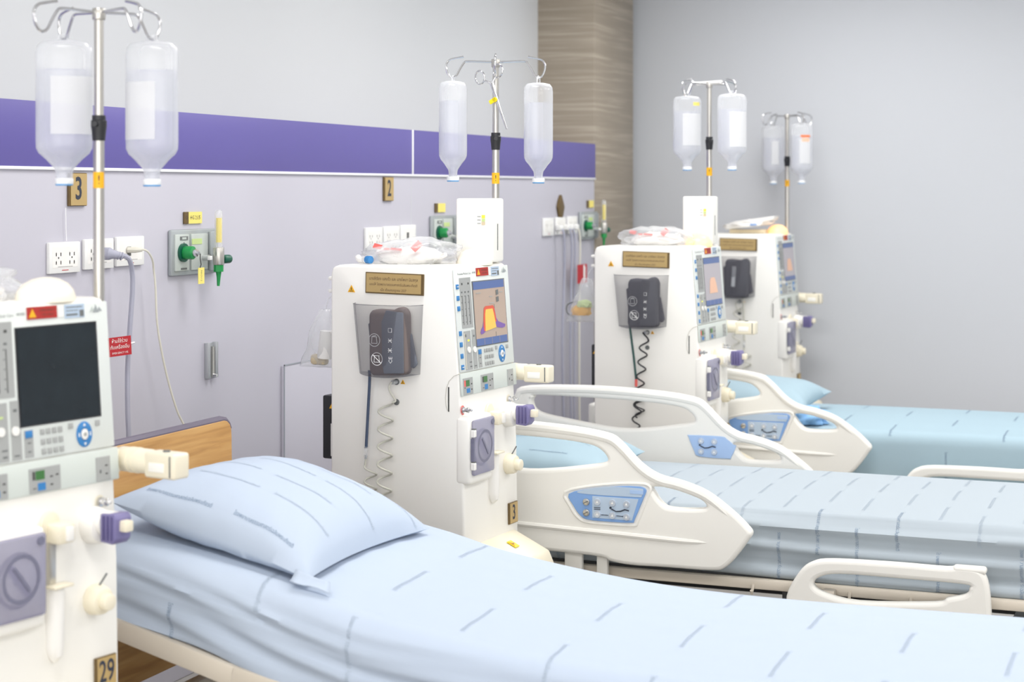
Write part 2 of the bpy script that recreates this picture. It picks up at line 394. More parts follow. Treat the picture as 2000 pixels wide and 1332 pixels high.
for i, (y, r, m, lab) in enumerate(((8.36, .006, 'cabg', 'grey cable nearest the camera below the plaque'), (8.47, .006, 'cabg', 'grey cable straight below the brown plaque'), (8.60, .005, 'cabw', 'ivory cable carrying the red tag below the plaque'), (8.52, .005, 'cabg', 'thin grey cable just left of the tagged ivory cable'))):
    z0 = 1.39
    t, org = cable('wall_cable', lab, [(WX+.02, y, z0), (WX+.045, y, z0-.015), (WX+.05, y+.01, z0-.09), (WX+.045, y+.015, 1.1), (WX+.045, y+.01*(i-1), .8), (WX+.05, y, .4), (WX+.06, y, .1)], r, m)
    p = MB(); p.box((WX+.026, y, z0), (.035, .045, .03), 'sock', .008, 2); p.build('plug', t, org)
tg = thing('warning_tag', 'red tag with white stripe on ivory cable left of the third machine', 'tag', (WX+.065, 8.60, 1.145))
p = MB(); p.box((0, 0, 0), (.002, .15, .098), 'redl'); p.build('card', tg)
p = MB(); p.box((.002, .025, 0), (.001, .02, .09), 'inkw'); p.box((.002, .045, .0), (.001, .006, .07), 'inkw'); p.build('stripe', tg)

def gas_outlet(y, z, label, detail=True, grp='medical gas outlets on the service wall'):
    t = thing('gas_outlet', label, 'outlet', (WX, y, z), group=grp)
    X = basis((0, 0, 0), (0, 1, 0), (0, 0, 1), (1, 0, 0))
    p = MB(); p.box((0, 0, .008), (.28, .148, .016), 'gas', .006, 2, X); p.box((.105, .0, .02), (.05, .13, .012), 'gas', .004, 2, X); p.build('back_plate', t)
    p = MB(); p.box((-.085, 0, .018), (.082, .118, .008), 'gas2', .003, 2, X); p.build('outlet_face', t)
    p = MB(); p.box((.02, 0, .018), (.10, .118, .008), 'gas2', .003, 2, X); p.build('second_face', t)
    p = MB()
    p.box((-.078, .046, .0225), (.046, .012, .002), 'dgrey', 0, 1, X); p.box((-.078, .046, .0236), (.024, .007, .001), 'gas2', 0, 1, X)
    p.box((-.078, -.052, .0225), (.034, .006, .002), 'dgrey', 0, 1, X); p.box((-.078, .03, .0225), (.004, .006, .002), 'dgrey', 0, 1, X)
    p.box((.0, .034, .0225), (.06, .018, .002), 'lightgreen', 0, 1, X)
    p.build('printed_marks', t)
    # yellow tag plate on the wall above belongs to the outlet set
    k = MB(); k.cyl((.022, -.085, 0), (.030, -.085, 0), .030, 'dgreen', n=24); k.build('rosette', t)
    k = MB(); k.cyl((.028, -.085, 0), (.062, -.082, 0), .0215, 'green', bev=.004, n=24); k.build('knob', t)
    k = MB(); k.cyl((.062, -.082, 0), (.074, -.081, 0), .012, 'chrome'); k.cyl((.074, -.081, 0), (.080, -.081, -.002), .006, 'alu'); k.build('nozzle', t)
    return t
def flowmeter(y, z, label):
    t = thing('flowmeter', label, 'flowmeter', (WX, y, z), group='oxygen flowmeters on the gas outlets')
    p = MB(); p.cyl((.022, -.01, -.012), (.05, -.01, -.012), .010, 'chrome'); p.box((.062, -.034, -.012), (.012, .014, .014), 'sock', .002); p.build('coupling', t)
    p = MB(); p.cyl((.075, -.002, -.036), (.075, -.002, .022), .0185, 'steel', bev=.003, n=28); p.build('flow_block', t)
    p = MB(); p.lathe([(.012, .02), (.0125, .03), (.0125, .135), (.009, .142), (.004, .145)], 'clear', 20, X=Matrix.Translation((.075, -.002, 0))); p.build('sight_tube', t)
    p = MB(); p.cyl((.075, .0005, .038), (.075, .0005, .118), .0095, 'yel3', n=20); p.build('yellow_scale', t)
    p = MB(); p.cyl((.078, .018, -.018), (.082, .055, -.018), .0145, 'dgreen', bev=.003, n=14); p.build('control_knob', t)
    p = MB(); p.cyl((.075, -.002, -.036), (.075, -.002, -.058), .0165, 'green', n=8); p.build('hose_nut', t)
    p = MB(); p.tube([(.075, -.002, -.056), (.075, -.002, -.075), (.075, -.004, -.105)], [.010, .007, .0045], 'green', 12); p.build('hose_nozzle', t)
def wall_label(y, z, txt, label):
    t = thing('wall_label', label, 'label', (WX, y, z), group='yellow room labels above the gas outlets')
    X = basis((0, 0, 0), (0, 1, 0), (0, 0, 1), (1, 0, 0))
    p = MB(); p.box((.012, 0, .003), (.084, .038, .005), 'yel2', 0, 1, X); p.build('card', t)
    p = MB(); p.box((-.042, 0, .004), (.026, .039, .006), 'goldd', .001, 1, X); p.build('emblem_end', t)
    p = MB(); p.text('O', .02, 'dark', X @ Matrix.Translation((-.042, 0, .0075)))
    if txt: p.text(txt, .019, 'dark', X @ Matrix.Translation((.012, 0, .006)), sx=.95)
    p.build('lettering', t)
def hang_tag(y, z, label):
    t = thing('hanging_tag', label, 'tag', (WX+.078, y, z))
    p = MB(); p.tube([(0, 0, .005), (.002, -.003, -.012), (.001, .004, -.03), (0, 0, -.04)], .0018, 'dark', 6); p.build('clip', t)
    p = MB(); p.box((0, .006, -.066), (.0015, .036, .052), 'yel2'); p.build('card', t)
    X = basis((.001, .006, -.066), (0, 0, -1), (0, 1, 0), (1, 0, 0)); MB().text('NICU 2', .011, 'dark', X).build('lettering', t)
gas_outlet(4.905, 1.380, 'grey gas outlet plate with bright green knob above the oak headboard'); flowmeter(4.955, 1.372, 'oxygen flowmeter with yellow scale above the oak headboard'); wall_label(4.91, 1.491, 'HG 21/5', 'yellow label reading HG 21/5 above the nearest gas outlet'); hang_tag(4.835, 1.372, 'small yellow tag hanging from the nearest green outlet knob')
gas_outlet(6.935, 1.398, 'grey gas outlet plate partly hidden by the white box of the second machine'); flowmeter(7.0, 1.390, 'oxygen flowmeter just left of the white box on the second machine'); wall_label(6.905, 1.505, '', 'yellow label above gas outlet left of the white box')
gas_outlet(8.86, 1.392, 'grey gas outlet plate beside the stone pillar'); flowmeter(8.93, 1.384, 'oxygen flowmeter in front of the stone pillar edge'); wall_label(8.91, 1.507, '', 'yellow label beside the stone pillar edge')
t = thing('wall_bracket', 'aluminium slotted hanger bracket on wall above the oak headboard', 'bracket', (WX, 5.018, 1.016))
p = MB()
for y in (-.024, .024): p.box((.008, y, 0), (.016, .016, .118), 'alu', .002)
p.box((.003, 0, 0), (.006, .05, .115), 'alu'); p.build('channel', t)
p = MB(); p.cyl((.012, .006, -.05), (.026, .006, -.05), .005, 'chrome'); p.box((.010, .006, -.005), (.006, .010, .10), 'steel'); p.build('slide_bar', t)
t = thing('wall_screws', '', ''); bpy.data.objects.remove(t)
for z in (1.418, 1.346):
    tag(MB().cyl((WX, 5.077, z), (WX+.006, 5.077, z), .005, 'dgrey', n=10).build('wall_screw'), 'small screw in wall right of nearest gas outlet, %s of two' % ('upper' if z > 1.4 else 'lower'), 'screw', 'screws in the wall by the gas outlet')

# ---------------------------------------------------------------- dialysis machines (local axes: +x front with the screen, -y side with the brass plaque)
HD, HW, TOP = .2175, .188, 1.345
PROF = [(1.345, .2175), (1.0, .2445), (.78, .2575), (.45, .2625)]
def xf(z):
    for (z1, x1), (z2, x2) in zip(PROF, PROF[1:]):
        if z >= z2: return x1+(x2-x1)*(z1-z)/(z1-z2)
    return PROF[-1][1]
def FB(y, z, off=0, flat=False):
    s = -.0783 if z > 1.0 else (-.059 if z > .78 else -.015)
    up = Vector((s, 0, 1)).normalized() if not flat else Vector((0, 0, 1)); n = Vector((0, 1, 0)).cross(up)
    o = Vector((xf(z), y, z)) + n*off
    return basis(o, (0, 1, 0), up, n)
SB = lambda x, z, off=0: basis((x, -HW-off, z), (1, 0, 0), (0, 0, 1), (0, -1, 0))
def fpatch(p, y0, y1, z0, z1, m, off=0, th=.002, r=0):
    c = FB((y0+y1)/2, (z0+z1)/2, off)
    p.box((0, 0, th/2), (abs(y1-y0), abs(z1-z0), th), m, r, 2, c)
def triangle(p, X, s, back='yellow', mark='ink'):
    p.prism([(-s*.58, -s*.5), (s*.58, -s*.5), (0, s*.5)], .0012, back, X)
    p.prism([(-s*.08, -s*.2), (s*.08, -s*.2), (s*.05, s*.18), (-s*.05, s*.18)], .0004, mark, X @ Matrix.Translation((0, 0, .0012)))
    p.prism([(-s*.3, -s*.38), (s*.3, -s*.38), (s*.3, -s*.3), (-s*.3, -s*.3)], .0004, mark, X @ Matrix.Translation((0, 0, .0012)))
def ring2d(p, X, r0, r1, m, n=36, h=.001):
    vs = [(r*math.cos(2*PI*k/n), r*math.sin(2*PI*k/n), h) for r in (r0, r1) for k in range(n)]
    p.raw(vs, [(k, (k+1) % n, n+(k+1) % n, n+k) for k in range(n)], m, X)
def crumple(sx, sy, sz, seed, sub=4, amp=.35, freq=2.2):
    b = bmesh.new(); bmesh.ops.create_icosphere(b, subdivisions=sub, radius=1)
    for v in b.verts:
        d = noise.noise(v.co*freq+Vector((seed, seed*2, 0)))*amp + abs(noise.noise(v.co*freq*2.3+Vector((0, seed, seed))))*amp*.6
        c = v.co*(1+d); v.co = Vector((c.x*sx, c.y*sy, max(c.z, -.55)*sz))
    return b
def dialysis_machine(label, P, yaw, screen='off', tag_txt='', lampm='lamp_off', module=False, pole_x=.17, pole_top=2.0, collar=1.74, sticker=1.62, hook0=0, plaque=True, arm=0.0, pump=0.0, lamp_pos=(.165, .065), psu=.088, hooks_bar=False):
    c, s = math.cos(yaw), math.sin(yaw)
    O = (P[0]-c*HD+s*HW, P[1]-s*HD-c*HW, 0)
    R = thing('dialysis_machine', label, 'medical machine', O, yaw, 'dialysis machines along the service wall')
    # base, casters, body
    p = MB(); p.box((.0, 0, .27), (.50, .40, .36), 'cream', .02); p.build('base_cabinet', R)
    for cx_ in (-.2, .22):
        for cy_ in (-.16, .16):
            p = MB(); p.cyl((cx_, cy_-.02, .045), (cx_, cy_+.02, .045), .045, 'dgrey', bev=.006); p.box((cx_, cy_, .075), (.05, .05, .05), 'grey', .008); p.build('caster', R)
    p = MB()
    out = [(-HD, .44), (.2625, .44), (.2575, .78), (.2445, 1.0), (.2175, 1.332), (.2105, 1.343), (.19, TOP+.002), (-HD+.03, TOP), (-HD+.006, TOP-.008), (-HD, TOP-.03)]
    p.prism(out, HW*2, 'cream', basis((0, HW, 0), (1, 0, 0), (0, 0, 1), (0, -1, 0)), .009, 3)
    p.build('body_shell', R)
    p = MB(); p.box((.0, 0, .462), (.525, .39, .024), 'white', .006); p.build('base_skirt', R)
    # foot step in front
    p = MB(); p.prism([(.25, .30), (.41, .30), (.41, .375), (.385, .43), (.25, .492)], .33, 'cream2', basis((0, .165, 0), (1, 0, 0), (0, 0, 1), (0, -1, 0)), .008, 2); fw = p.build('foot_step', R)
    sl = Vector((.135, 0, -.062)).normalized(); n = sl.cross(Vector((0, 1, 0))); n = -n if n.z < 0 else n
    p = MB(); X = basis(Vector((.315, .04, .4645)), sl, (0, 1, 0), n); p.box((0, 0, .0008), (.035, .03, .0012), 'yel3', 0, 1, X); triangle(p, X @ Matrix.Translation((0, 0, .0016)), .024); p.build('step_sticker', fw)
    # seam and slot on the side
    p = MB(); p.tube([(x, -HW-.0006, z) for x, z in [(.2435, 1.019), (.225, 1.012), (.208, .995), (.199, .972), (.196, .945), (.198, .92), (.203, .905)]], .0011, 'seaml', 6); p.build('cover_seam', R)
    p = MB(); p.box((.207, -HW-.0005, .94), (.004, .002, .075), 'dark'); p.build('side_slot', R)
    # monitor panel
    p = MB(); fpatch(p, -.187, .187, 1.022, 1.338, 'panel', -.001, .007, .003)
    for (a, b_) in ((-.152, -.0785), ): pass
    mp = p.build('monitor_panel', R)
    T = .0062
    p = MB(); fpatch(p, -.042, .040, 1.3105, 1.3365, 'red', T); p.prism([(-.010, -.009), (.010, -.009), (0, .009)], .0006, 'yellow', FB(-.028, 1.3235, T+.002)); p.text('EMERGENCY', .0075, 'ink', FB(.013, 1.328, T+.0025)); p.text('USE ONLY', .0075, 'ink', FB(.013, 1.3185, T+.0025)); p.build('red_sticker', mp)
    p = MB(); fpatch(p, .045, .060, 1.311, 1.336, 'white', T, .001); fpatch(p, .062, .118, 1.307, 1.336, 'cp_pale', T, .0012); fpatch(p, .104, .116, 1.309, 1.323, 'dgrey', T, .0016); fpatch(p, .066, .112, 1.329, 1.331, 'dgrey', T, .0016); fpatch(p, .066, .100, 1.322, 1.3235, 'dgrey', T, .0016); fpatch(p, .066, .098, 1.312, 1.316, 'dgrey', T, .0016); p.build('service_sticker', mp)
    p = MB(); X = FB(.152, 1.323, T)
    for q in ([(-.018, -.006), (-.004, -.006), (-.010, .005)], [(-.008, -.008), (.008, -.008), (0, .009)], [(.004, -.006), (.018, -.006), (.010, .004)]): p.prism([(a, b2) for a, b2 in q], .0006, 'gas2' if q[0][0] < -.01 else 'gas', X)
    p.build('mountain_emblem', mp)
    p = MB(); p.text('Fresenius Medical Care', .0095, 'dgrey', FB(-.122, 1.322, T+.0003)); p.text('4008S', .0095, 'dgrey', FB(-.058, 1.323, T+.0003)); p.build('maker_lettering', mp)
    # screen
    p = MB(); fpatch(p, -.077, .151, 1.0905, 1.2965, 'dgrey' if screen != 'off' else 'black', T-.001, .002)
    y0, y1, z0, z1 = -.072, .146, 1.094, 1.293
    if screen == 'off': fpatch(p, y0, y1, z0, z1, 'screen_off', T, .002)
    else:
        base = 'screen_on' if screen == 'on' else 'screen_on2'
        fpatch(p, y0, y1, z0, z1, base, T, .002)
        fpatch(p, y0, y1-.004, z1-.024, z1, 'scr_blue', T+.001, .0015); fpatch(p, y0, y1-.004, z0, z0+.022, 'scr_blue', T+.001, .0015)
        for k in range(1, 4): fpatch(p, y0+k*.0535-.001, y0+k*.0535, z0+.001, z0+.021, base, T+.0015, .0015)
        X = FB(.037, 1.1935, T+.0028)
        def poly(q, m, h): p.prism([((a-.5)*.218, (.5-b2)*.199) for a, b2 in q], h, m, X)
        if screen == 'on':
            poly([(.13, .80), (.16, .745), (.21, .71), (.26, .60), (.29, .44), (.34, .40), (.58, .40), (.63, .46), (.66, .60), (.72, .66), (.86, .70), (.94, .72), (.93, .76), (.84, .775), (.72, .76), (.62, .74), (.30, .79), (.22, .82), (.15, .83)], 'scr_pur', .0003)
            poly([(.235, .70), (.26, .55), (.285, .425), (.34, .395), (.575, .395), (.615, .43), (.645, .56), (.66, .66), (.60, .66), (.25, .79)], 'scr_red', .0005)
            poly([(.285, .79), (.31, .52), (.335, .45), (.36, .445), (.555, .445), (.585, .52), (.62, .66), (.64, .75)], 'scr_yel', .0007)
            poly([(.70, .16), (.78, .15), (.78, .23), (.70, .24)], 'dgrey', .0006); poly([(.70, .27), (.78, .26), (.78, .34), (.70, .35)], 'dgrey', .0006)
            for a, b2, w in ((.06, .17, .16), (.48, .245, .1), (.48, .35, .14), (.82, .19, .1)): poly([(a, b2), (a+w, b2), (a+w, b2+.012), (a, b2+.012)], 'grey', .0006)
            for a, b2 in ((.62, .42), (.62, .86)): poly([(a, b2-.04), (a+.006, b2-.04), (a+.006, b2+.03), (a, b2+.03)], 'dgrey', .0006)
        else:
            poly([(.25, .75), (.3, .5), (.36, .42), (.6, .42), (.68, .55), (.75, .75)], 'peach', .0004)
    p.build('screen', mp)
    # slider strips
    p = MB(); fpatch(p, -.159, -.085, 1.155, 1.310, 'grey', T, .001)
    for k in range(3): fpatch(p, -.148+.022*k, -.146+.022*k, 1.165, 1.255, 'dark', T+.0008, .0008)
    for k in range(3): fpatch(p, -.152+.022*k, -.144+.022*k, 1.263, 1.268, 'dgrey', T+.0008, .0008)
    for yy in (-.148, -.106): fpatch(p, yy, yy+.008, 1.288, 1.294, 'dark', T+.0008, .0008)
    for k in range(5):
        for j in range(3): fpatch(p, -.154+.022*j, -.151+.022*j, 1.172+.02*k, 1.175+.02*k, 'dgrey', T+.0008, .0008)
    p.build('gauge_strip', mp)
    p = MB(); fpatch(p, -.153, -.108, 1.026, 1.146, 'grey', T, .001); fpatch(p, -.150, -.148, 1.03, 1.14, 'cream2', T+.0008, .0008); fpatch(p, -.146, -.138, 1.128, 1.136, 'dgrey', T+.0008, .0008)
    fpatch(p, -.126, -.112, 1.048, 1.051, 'dgrey', T+.0008, .0008); fpatch(p, -.124, -.113, 1.034, 1.038, 'dgrey', T+.0008, .0008); fpatch(p, -.130, -.120, 1.114, 1.119, 'led' if screen != 'off' else 'lightgreen', T+.0008, .0012)
    p.cyl(FB(-.127, 1.088, T) @ Vector((0, 0, 0)), FB(-.127, 1.088, T) @ Vector((0, 0, .004)), .0095, 'white'); p.build('gauge_strip', mp)
    p = MB(); fpatch(p, -.100, -.074, 1.026, 1.148, 'grey', T, .001); fpatch(p, -.092, -.083, 1.125, 1.131, 'dgrey', T+.0008, .0008); fpatch(p, -.094, -.081, 1.034, 1.037, 'dgrey', T+.0008, .0008)
    p.cyl(FB(-.089, 1.086, T) @ Vector((0, 0, 0)), FB(-.089, 1.086, T) @ Vector((0, 0, .004)), .0095, 'white'); p.build('gauge_strip', mp)
    p = MB(); fpatch(p, -.066, -.043, 1.027, 1.084, 'grey', T, .001)
    for z_ in (1.056, 1.038): fpatch(p, -.058, -.050, z_, z_+.003, 'dgrey', T+.0008, .0008)
    p.build('gauge_strip', mp)
    kb = MB(); fpatch(kb, -.064, -.045, 1.068, 1.083, 'blue', T, .003, .001); kb.build('blue_key', mp)
    for k, z_ in enumerate((1.284, 1.249, 1.217, 1.141, 1.107, 1.072, 1.038)):
        kb = MB(); fpatch(kb, -.183, -.167, z_-.0075, z_+.0075, 'blue', T, .003, .001)
        if k in (0, 6): fpatch(kb, -.180, -.170, z_-.001, z_+.001, 'white', T+.002, .0016)
        kb.build('blue_key', mp)
    for rr in range(3):
        for cc in range(4):
            kb = MB(); yc = -.018+cc*.0165+rr*.001; zc = 1.0765-rr*.0205
            fpatch(kb, yc-.0052, yc+.0052, zc-.0062, zc+.0062, 'grey', T, .003, .001); kb.build('number_key', mp)
    for yc, zc in ((.061, 1.080), (.138, 1.078)):
        kb = MB(); fpatch(kb, yc-.006, yc+.006, zc-.006, zc+.006, 'grey', T, .003, .001); kb.build('small_key', mp)
    p = MB(); X = FB(.099, 1.058, T); n = 32
    p.lathe([(.0245, 0), (.0245, .0015), (.0235, .0022), (.012, .0022), (.012, 0)], 'blue', 32, .9, 1.12, X); p.build('ring_key', mp)
    p = MB(); p.lathe([(.0105, 0), (.0105, .003), (.009, .0035)], 'white', 24, .9, 1.1, X); p.lathe([(.0045, .003), (.0045, .0042), (.003, .0046)], 'grey', 16, 1, 1, X)
    for a in range(4):
        Y = X @ Matrix.Translation((0, 0, .0022)) @ Matrix.Diagonal((.9, 1.12, 1, 1)) @ Matrix.Rotation(a*PI/2, 4, 'Z') @ Matrix.Translation((0, .0178, 0))
        p.prism([(-.0038, -.002), (.0038, -.002), (0, .0035)] if a % 2 == 0 else [(-.0038, -.0014), (.0038, -.0014), (.0038, .0014), (-.0038, .0014)], .0004, 'white', Y)
    p.build('enter_key', mp)
    # lower read-out panel
    p = MB(); c0 = FB(.004, .985, 0); p.box((0, 0, .003), (.384, .070, .007), 'panel2', .003, 2, c0); rp = p.build('readout_panel', R)
    def fdisp(y0, y1, col, parts):
        p = MB(); zc = .9785; X = FB((y0+y1)/2, .9785, .0062); w = y1-y0
        p.box((0, 0, .001), (w, .052, .002), 'grey', .0009, 1, X)
        for (cx_, cz, sx, sz, m) in parts: p.box((cx_*w, cz*.052, .0022), (sx*w, sz*.052, .0012), m, 0, 1, X)
        p.build('readout', rp)
    fdisp(-.180, -.116, 0, [(-.05, .18, .36, .36, 'lcdg'), (-.34, .18, .14, .36, 'redp'), (-.02, -.26, .34, .26, 'blue'), (.34, .1, .1, .07, 'dark'), (.34, -.22, .1, .07, 'dark'), (-.36, -.08, .06, .06, 'dark')])
    fdisp(-.060, .026, 0, [(-.16, .2, .28, .36, 'lcdg'), (-.36, .2, .07, .34, 'dark'), (-.12, -.26, .24, .30, 'blue'), (.2, .08, .08, .06, 'dark'), (.38, .12, .08, .06, 'dark'), (.2, -.24, .08, .06, 'dark'), (-.34, -.3, .1, .05, 'dgrey')])
    fdisp(.127, .169, 0, [(.2, .12, .16, .06, 'dark'), (.2, -.22, .14, .06, 'dark'), (-.22, -.1, .1, .14, 'dgrey')])
    # hose connectors
    for yc in (-.180, .140):
        p = MB(); a = FB(yc, .908, 0)
        p.lathe([(.010, 0), (.010, .006), (.006, .007), (.006, .016), (.0085, .017), (.0085, .022), (.004, .024), (.004, .032), (.0025, .034)], 'chrome', 16, X=a)
        ring2d(p, a, .011, .0145, 'redp' if yc < 0 else 'cream2', 20, .0012); p.build('hose_connector', R)
    # blood pump with acrylic door
    o = pump
    p = MB(); p.box((xf(.79)+.000, -.116+o, .785), (.056, .150, .210), 'cream', .014, 3); p.build('pump_housing', R)
    p = MB(); a = basis((xf(.79)+.020, -.118+o, .79), (0, 1, 0), (0, 0, 1), (1, 0, 0))
    p.lathe([(.058, 0), (.058, .008), (.050, .010), (.050, .004), (.012, .004), (.012, .013), (.005, .014)], 'dgrey', 36, X=a); p.box((0, 0, .012), (.085, .016, .01), 'purpled', .004, 2, a @ euler(rz=-.9)); p.build('pump_rotor', R)
    p = MB(); a = basis((xf(.79)+.026, -.120+o, .795), (0, 1, 0), (0, 0, 1), (1, 0, 0))
    p.box((0, 0, .008), (.137, .170, .014), 'door', .007, 2, a); ring2d(p, a, .042, .050, 'ringgrey', 36, .0156); p.box((0, 0, .0160), (.068, .008, .002), 'ringgrey', .001, 1, a @ euler(rz=-.9)); p.cyl(a @ Vector((.05, .07, .015)), a @ Vector((.05, .07, .018)), .009, 'ringgrey')
    dr = p.build('pump_door', R)
    for zz in (.045, -.055):
        p = MB(); p.box((-.070, zz, .011), (.014, .022, .014), 'white', .002, 1, a); p.box((-.066, zz+.013, .010), (.010, .004, .012), 'dgrey', 0, 1, a); p.build('door_hinge', dr)
    p = MB(); p.box((-.0695, -.005, .008), (.008, .07, .012), 'ringgrey', .001, 1, a); p.build('door_latch', dr)
    # detector, level channel, venous clamp, knob
    p = MB(); p.box((xf(.86)+.016, .008+o*.5, .865), (.05, .05, .042), 'cream2', .008); p.cyl((xf(.88)-.002, -.006+o*.5, .885), (xf(.88)+.008, -.006+o*.5, .885), .026, 'cream2', bev=.004); p.box((xf(.86)+.043, .012+o*.5, .865), (.008, .02, .03), 'white', .002); p.build('line_detector', R)
    p = MB(); p.box((xf(.8)+.006, -.010+o*.5, .80), (.014, .018, .095), 'steel', .002); p.build('detector_rail', R)
    p = MB(); p.tube([(xf(.7)+.006, -.002+o*.5, .755), (xf(.7)+.006, -.002+o*.5, .74), (xf(.7)+.006, -.002+o*.5, .63), (xf(.6)+.008, -.002+o*.5, .61), (xf(.6)+.004, -.002+o*.5, .598)], [.018, .021, .020, .015, .006], 'white', 16); p.box((xf(.7)+.02, 0+o*.5, .757), (.03, .055, .007), 'cream2', .003); p.build('drip_chamber_holder', R)
    vz, vy = .862, .118
    p = MB(); p.cyl((xf(vz)-.004, vy, vz), (xf(vz)+.034, vy, vz), .041, 'white', r2=.037, n=32, bev=.008); p.cyl((xf(vz)+.03, vy, vz+.008), (xf(vz)+.044, vy, vz+.008), .026, 'white', n=24, bev=.003); p.box((xf(vz)+.048, vy, vz), (.016, .030, .020), 'dgrey', .002); p.box((xf(vz)+.046, vy, vz+.026), (.05, .034, .014), 'white', .003); p.build('venous_clamp', R)
    p = MB(); p.prism([(-.021, -.031), (.014, -.034), (.024, -.022), (.026, .02), (.02, .031), (-.021, .029)], .046, 'purple', basis((xf(vz)+.066, vy+.023, vz+.003), (1, 0, 0), (0, 0, 1), (0, -1, 0)), .003)
    for dx in (-.010, .002, .014): p.box((xf(vz)+.066+dx, vy-.0245, vz+.003), (.004, .004, .052), 'purpled', .001)
    p.build('clamp_handle', R)
    p = MB(); p.box((xf(vz)+.099, vy, vz+.008), (.022, .024, .024), 'cream2', .004); p.build('clamp_tip', R)
    p = MB(); p.cyl((xf(.71)-.004, .116, .705), (xf(.71)+.032, .116, .703), .034, 'cream2', r2=.030, n=28, bev=.008); p.cyl((xf(.71)+.028, .116, .703), (xf(.71)+.050, .116, .703), .018, 'cream2', n=20, bev=.004); p.tube([(xf(.71)+.014, .116, .733), (xf(.71)+.026, .128, .760)], .0022, 'dgrey', 6); p.build('pressure_knob', R)
    # number plate on the front
    p = MB(); X = FB(.143, .543, 0); p.box((0, 0, .003), (.062, .068, .006), 'goldd', .001, 1, X); p.box((.002, 0, .0062), (.055, .064, .001), 'gold', 0, 1, X); np_ = p.build('number_plate', R)
    if tag_txt:
        p = MB(); p.text(tag_txt, .066, 'inkb', X @ Matrix.Translation((.001, 0, .0072)), sx=.70, bold=.014); p.build('numeral', np_)
    # dialyser holder arm on the far side
    p = MB(); p.box((.175+arm, HW+.012, .985), (.06, .05, .06), 'cream2', .012); p.cyl((.185+arm, .236, .987), (.285+arm, .236, .987), .027, 'cream2', n=24, bev=.006)
    for k in range(2): p.cyl((.222+arm+.016*k, .236, .987), (.228+arm+.016*k, .236, .987), .0285, 'cream2', n=24)
    p.build('holder_arm', R)
    p = MB(); p.box((.325+arm, .236, .984), (.09, .05, .056), 'cream2', .007, 3); p.box((.318+arm, .211, .980), (.045, .004, .02), 'cream', .002); p.box((.358+arm, .2105, .984), (.003, .002, .046), 'dgrey'); p.cyl((.325+arm, .236, 1.011), (.325+arm, .236, 1.0155), .008, 'dgrey'); p.build('holder_block', R)
    # side: plaque, warning triangle, holder pocket, sockets
    if plaque:
        p = MB(); X = SB(.018, 1.290) @ euler(rz=-.018); p.box((0, 0, .003), (.208, .066, .006), 'goldd', .001, 1, X); p.box((-.0025, .0005, .0063), (.196, .059, .001), 'gold', 0, 1, X); pq = p.build('donor_plaque', R)
        p = MB(); X = X @ Matrix.Translation((-.0025, 0, .0070))
        for s_, y_, z_ in (('นางสี่เรียง แสงตั๋ว และ นางไพมา นิมสกุล', .0135, .0130), ('มอบให้ โรงพยาบาลธรรมศาสตร์เฉลิมพระเกียรติ', -.0040, .0110), ('เมื่อ เดือนกรกฎาคม 2557', -.0210, .0110)): p.text(s_, z_, 'ink', X @ Matrix.Translation((0, y_, 0)), sx=.84)
        p.build('lettering', pq)
    p = MB(); triangle(p, SB(-.14, 1.271), .023); p.build('warning_sticker', R)
    N = 24; vs = []; fs = []
    for j in range(9):
        v = j/8; z = 1.226-.214*v; xl = -.125+.022*v; xr = .118-.010*v
        for i in range(N+1):
            u = i/N; bul = .068*(1-abs(2*u-1)**2.6)**.5*(1-.12*v)
            vs.append((xl+(xr-xl)*u, -HW-.001-bul, z - .010*(1-abs(2*u-1)**2)*v))
    for j in range(8):
        for i in range(N): a = j*(N+1)+i; fs.append((a, a+1, a+N+2, a+N+1))
    bot = [(-.103, -HW-.001, 1.012), (.108, -HW-.001, 1.012)]
    nb = len(vs); fs.append(tuple([8*(N+1)+i for i in range(N+1)]))
    p = MB(); p.raw(vs, fs, 'pocket'); p.tube([vs[i] for i in range(N+1)], .0014, 'pocket', 6); p.build('cuff_pocket', R)
    for z_ in (.985, .922):
        p = MB(); p.lathe([(.0095, 0), (.0095, .004), (.005, .0045), (.005, .001)], 'dgrey', 18, X=SB(.024, z_)); p.build('side_port', R)
    p = MB(); triangle(p, SB(.046, .986), .014); p.build('port_sticker', R)
    # power supply box on the back
    p = MB(); p.box((-HD-psu/2+.002, -.04, .815), (psu, .12, .205), 'black', .006); ps = p.build('power_box', R)
    p = MB(); p.box((-HD-psu*.36, -.1006, .775), (psu*.5, .001, .105), 'white'); p.box((-HD-psu*.36, -.1012, .80), (psu*.2, .001, .02), 'grey'); p.build('rating_label', ps)
    p = MB(); triangle(p, basis((-HD-psu*.45, -.1003, .893), (1, 0, 0), (0, 0, 1), (0, -1, 0)), min(.034, psu*.6)); p.build('hazard_sticker', ps)
    for zz in (1.3, 1.26): 
        p = MB(); p.box((-HD-.012, -.15, zz), (.024, .03, .012), 'cream', .004); p.build('rear_lug', R)
    # drip pole
    px, py = pole_x, .206
    p = MB(); p.cyl((px, py, .62), (px, py, collar), .0122, 'steel', n=20); p.cyl((px, py, collar-.01), (px, py, pole_top), .0105, 'steel', n=20); pole = p.build('drip_pole', R)
    for zz in (.8, 1.22):
        p = MB(); p.box((px, HW+.010, zz), (.05, .034, .03), 'grey', .006); p.build('pole_clamp', pole)
    p = MB(); p.lathe([(.014, -.028), (.016, -.006), (.0175, .004), (.0175, .016), (.015, .018), (.015, .028)], 'black', 24, X=Matrix.Translation((px, py, collar))); p.cyl((px+.006, py-.012, collar+.008), (px+.016, py-.03, collar+.008), .006, 'black'); p.build('height_collar', pole)
    p = MB(); n = 14; vs = []
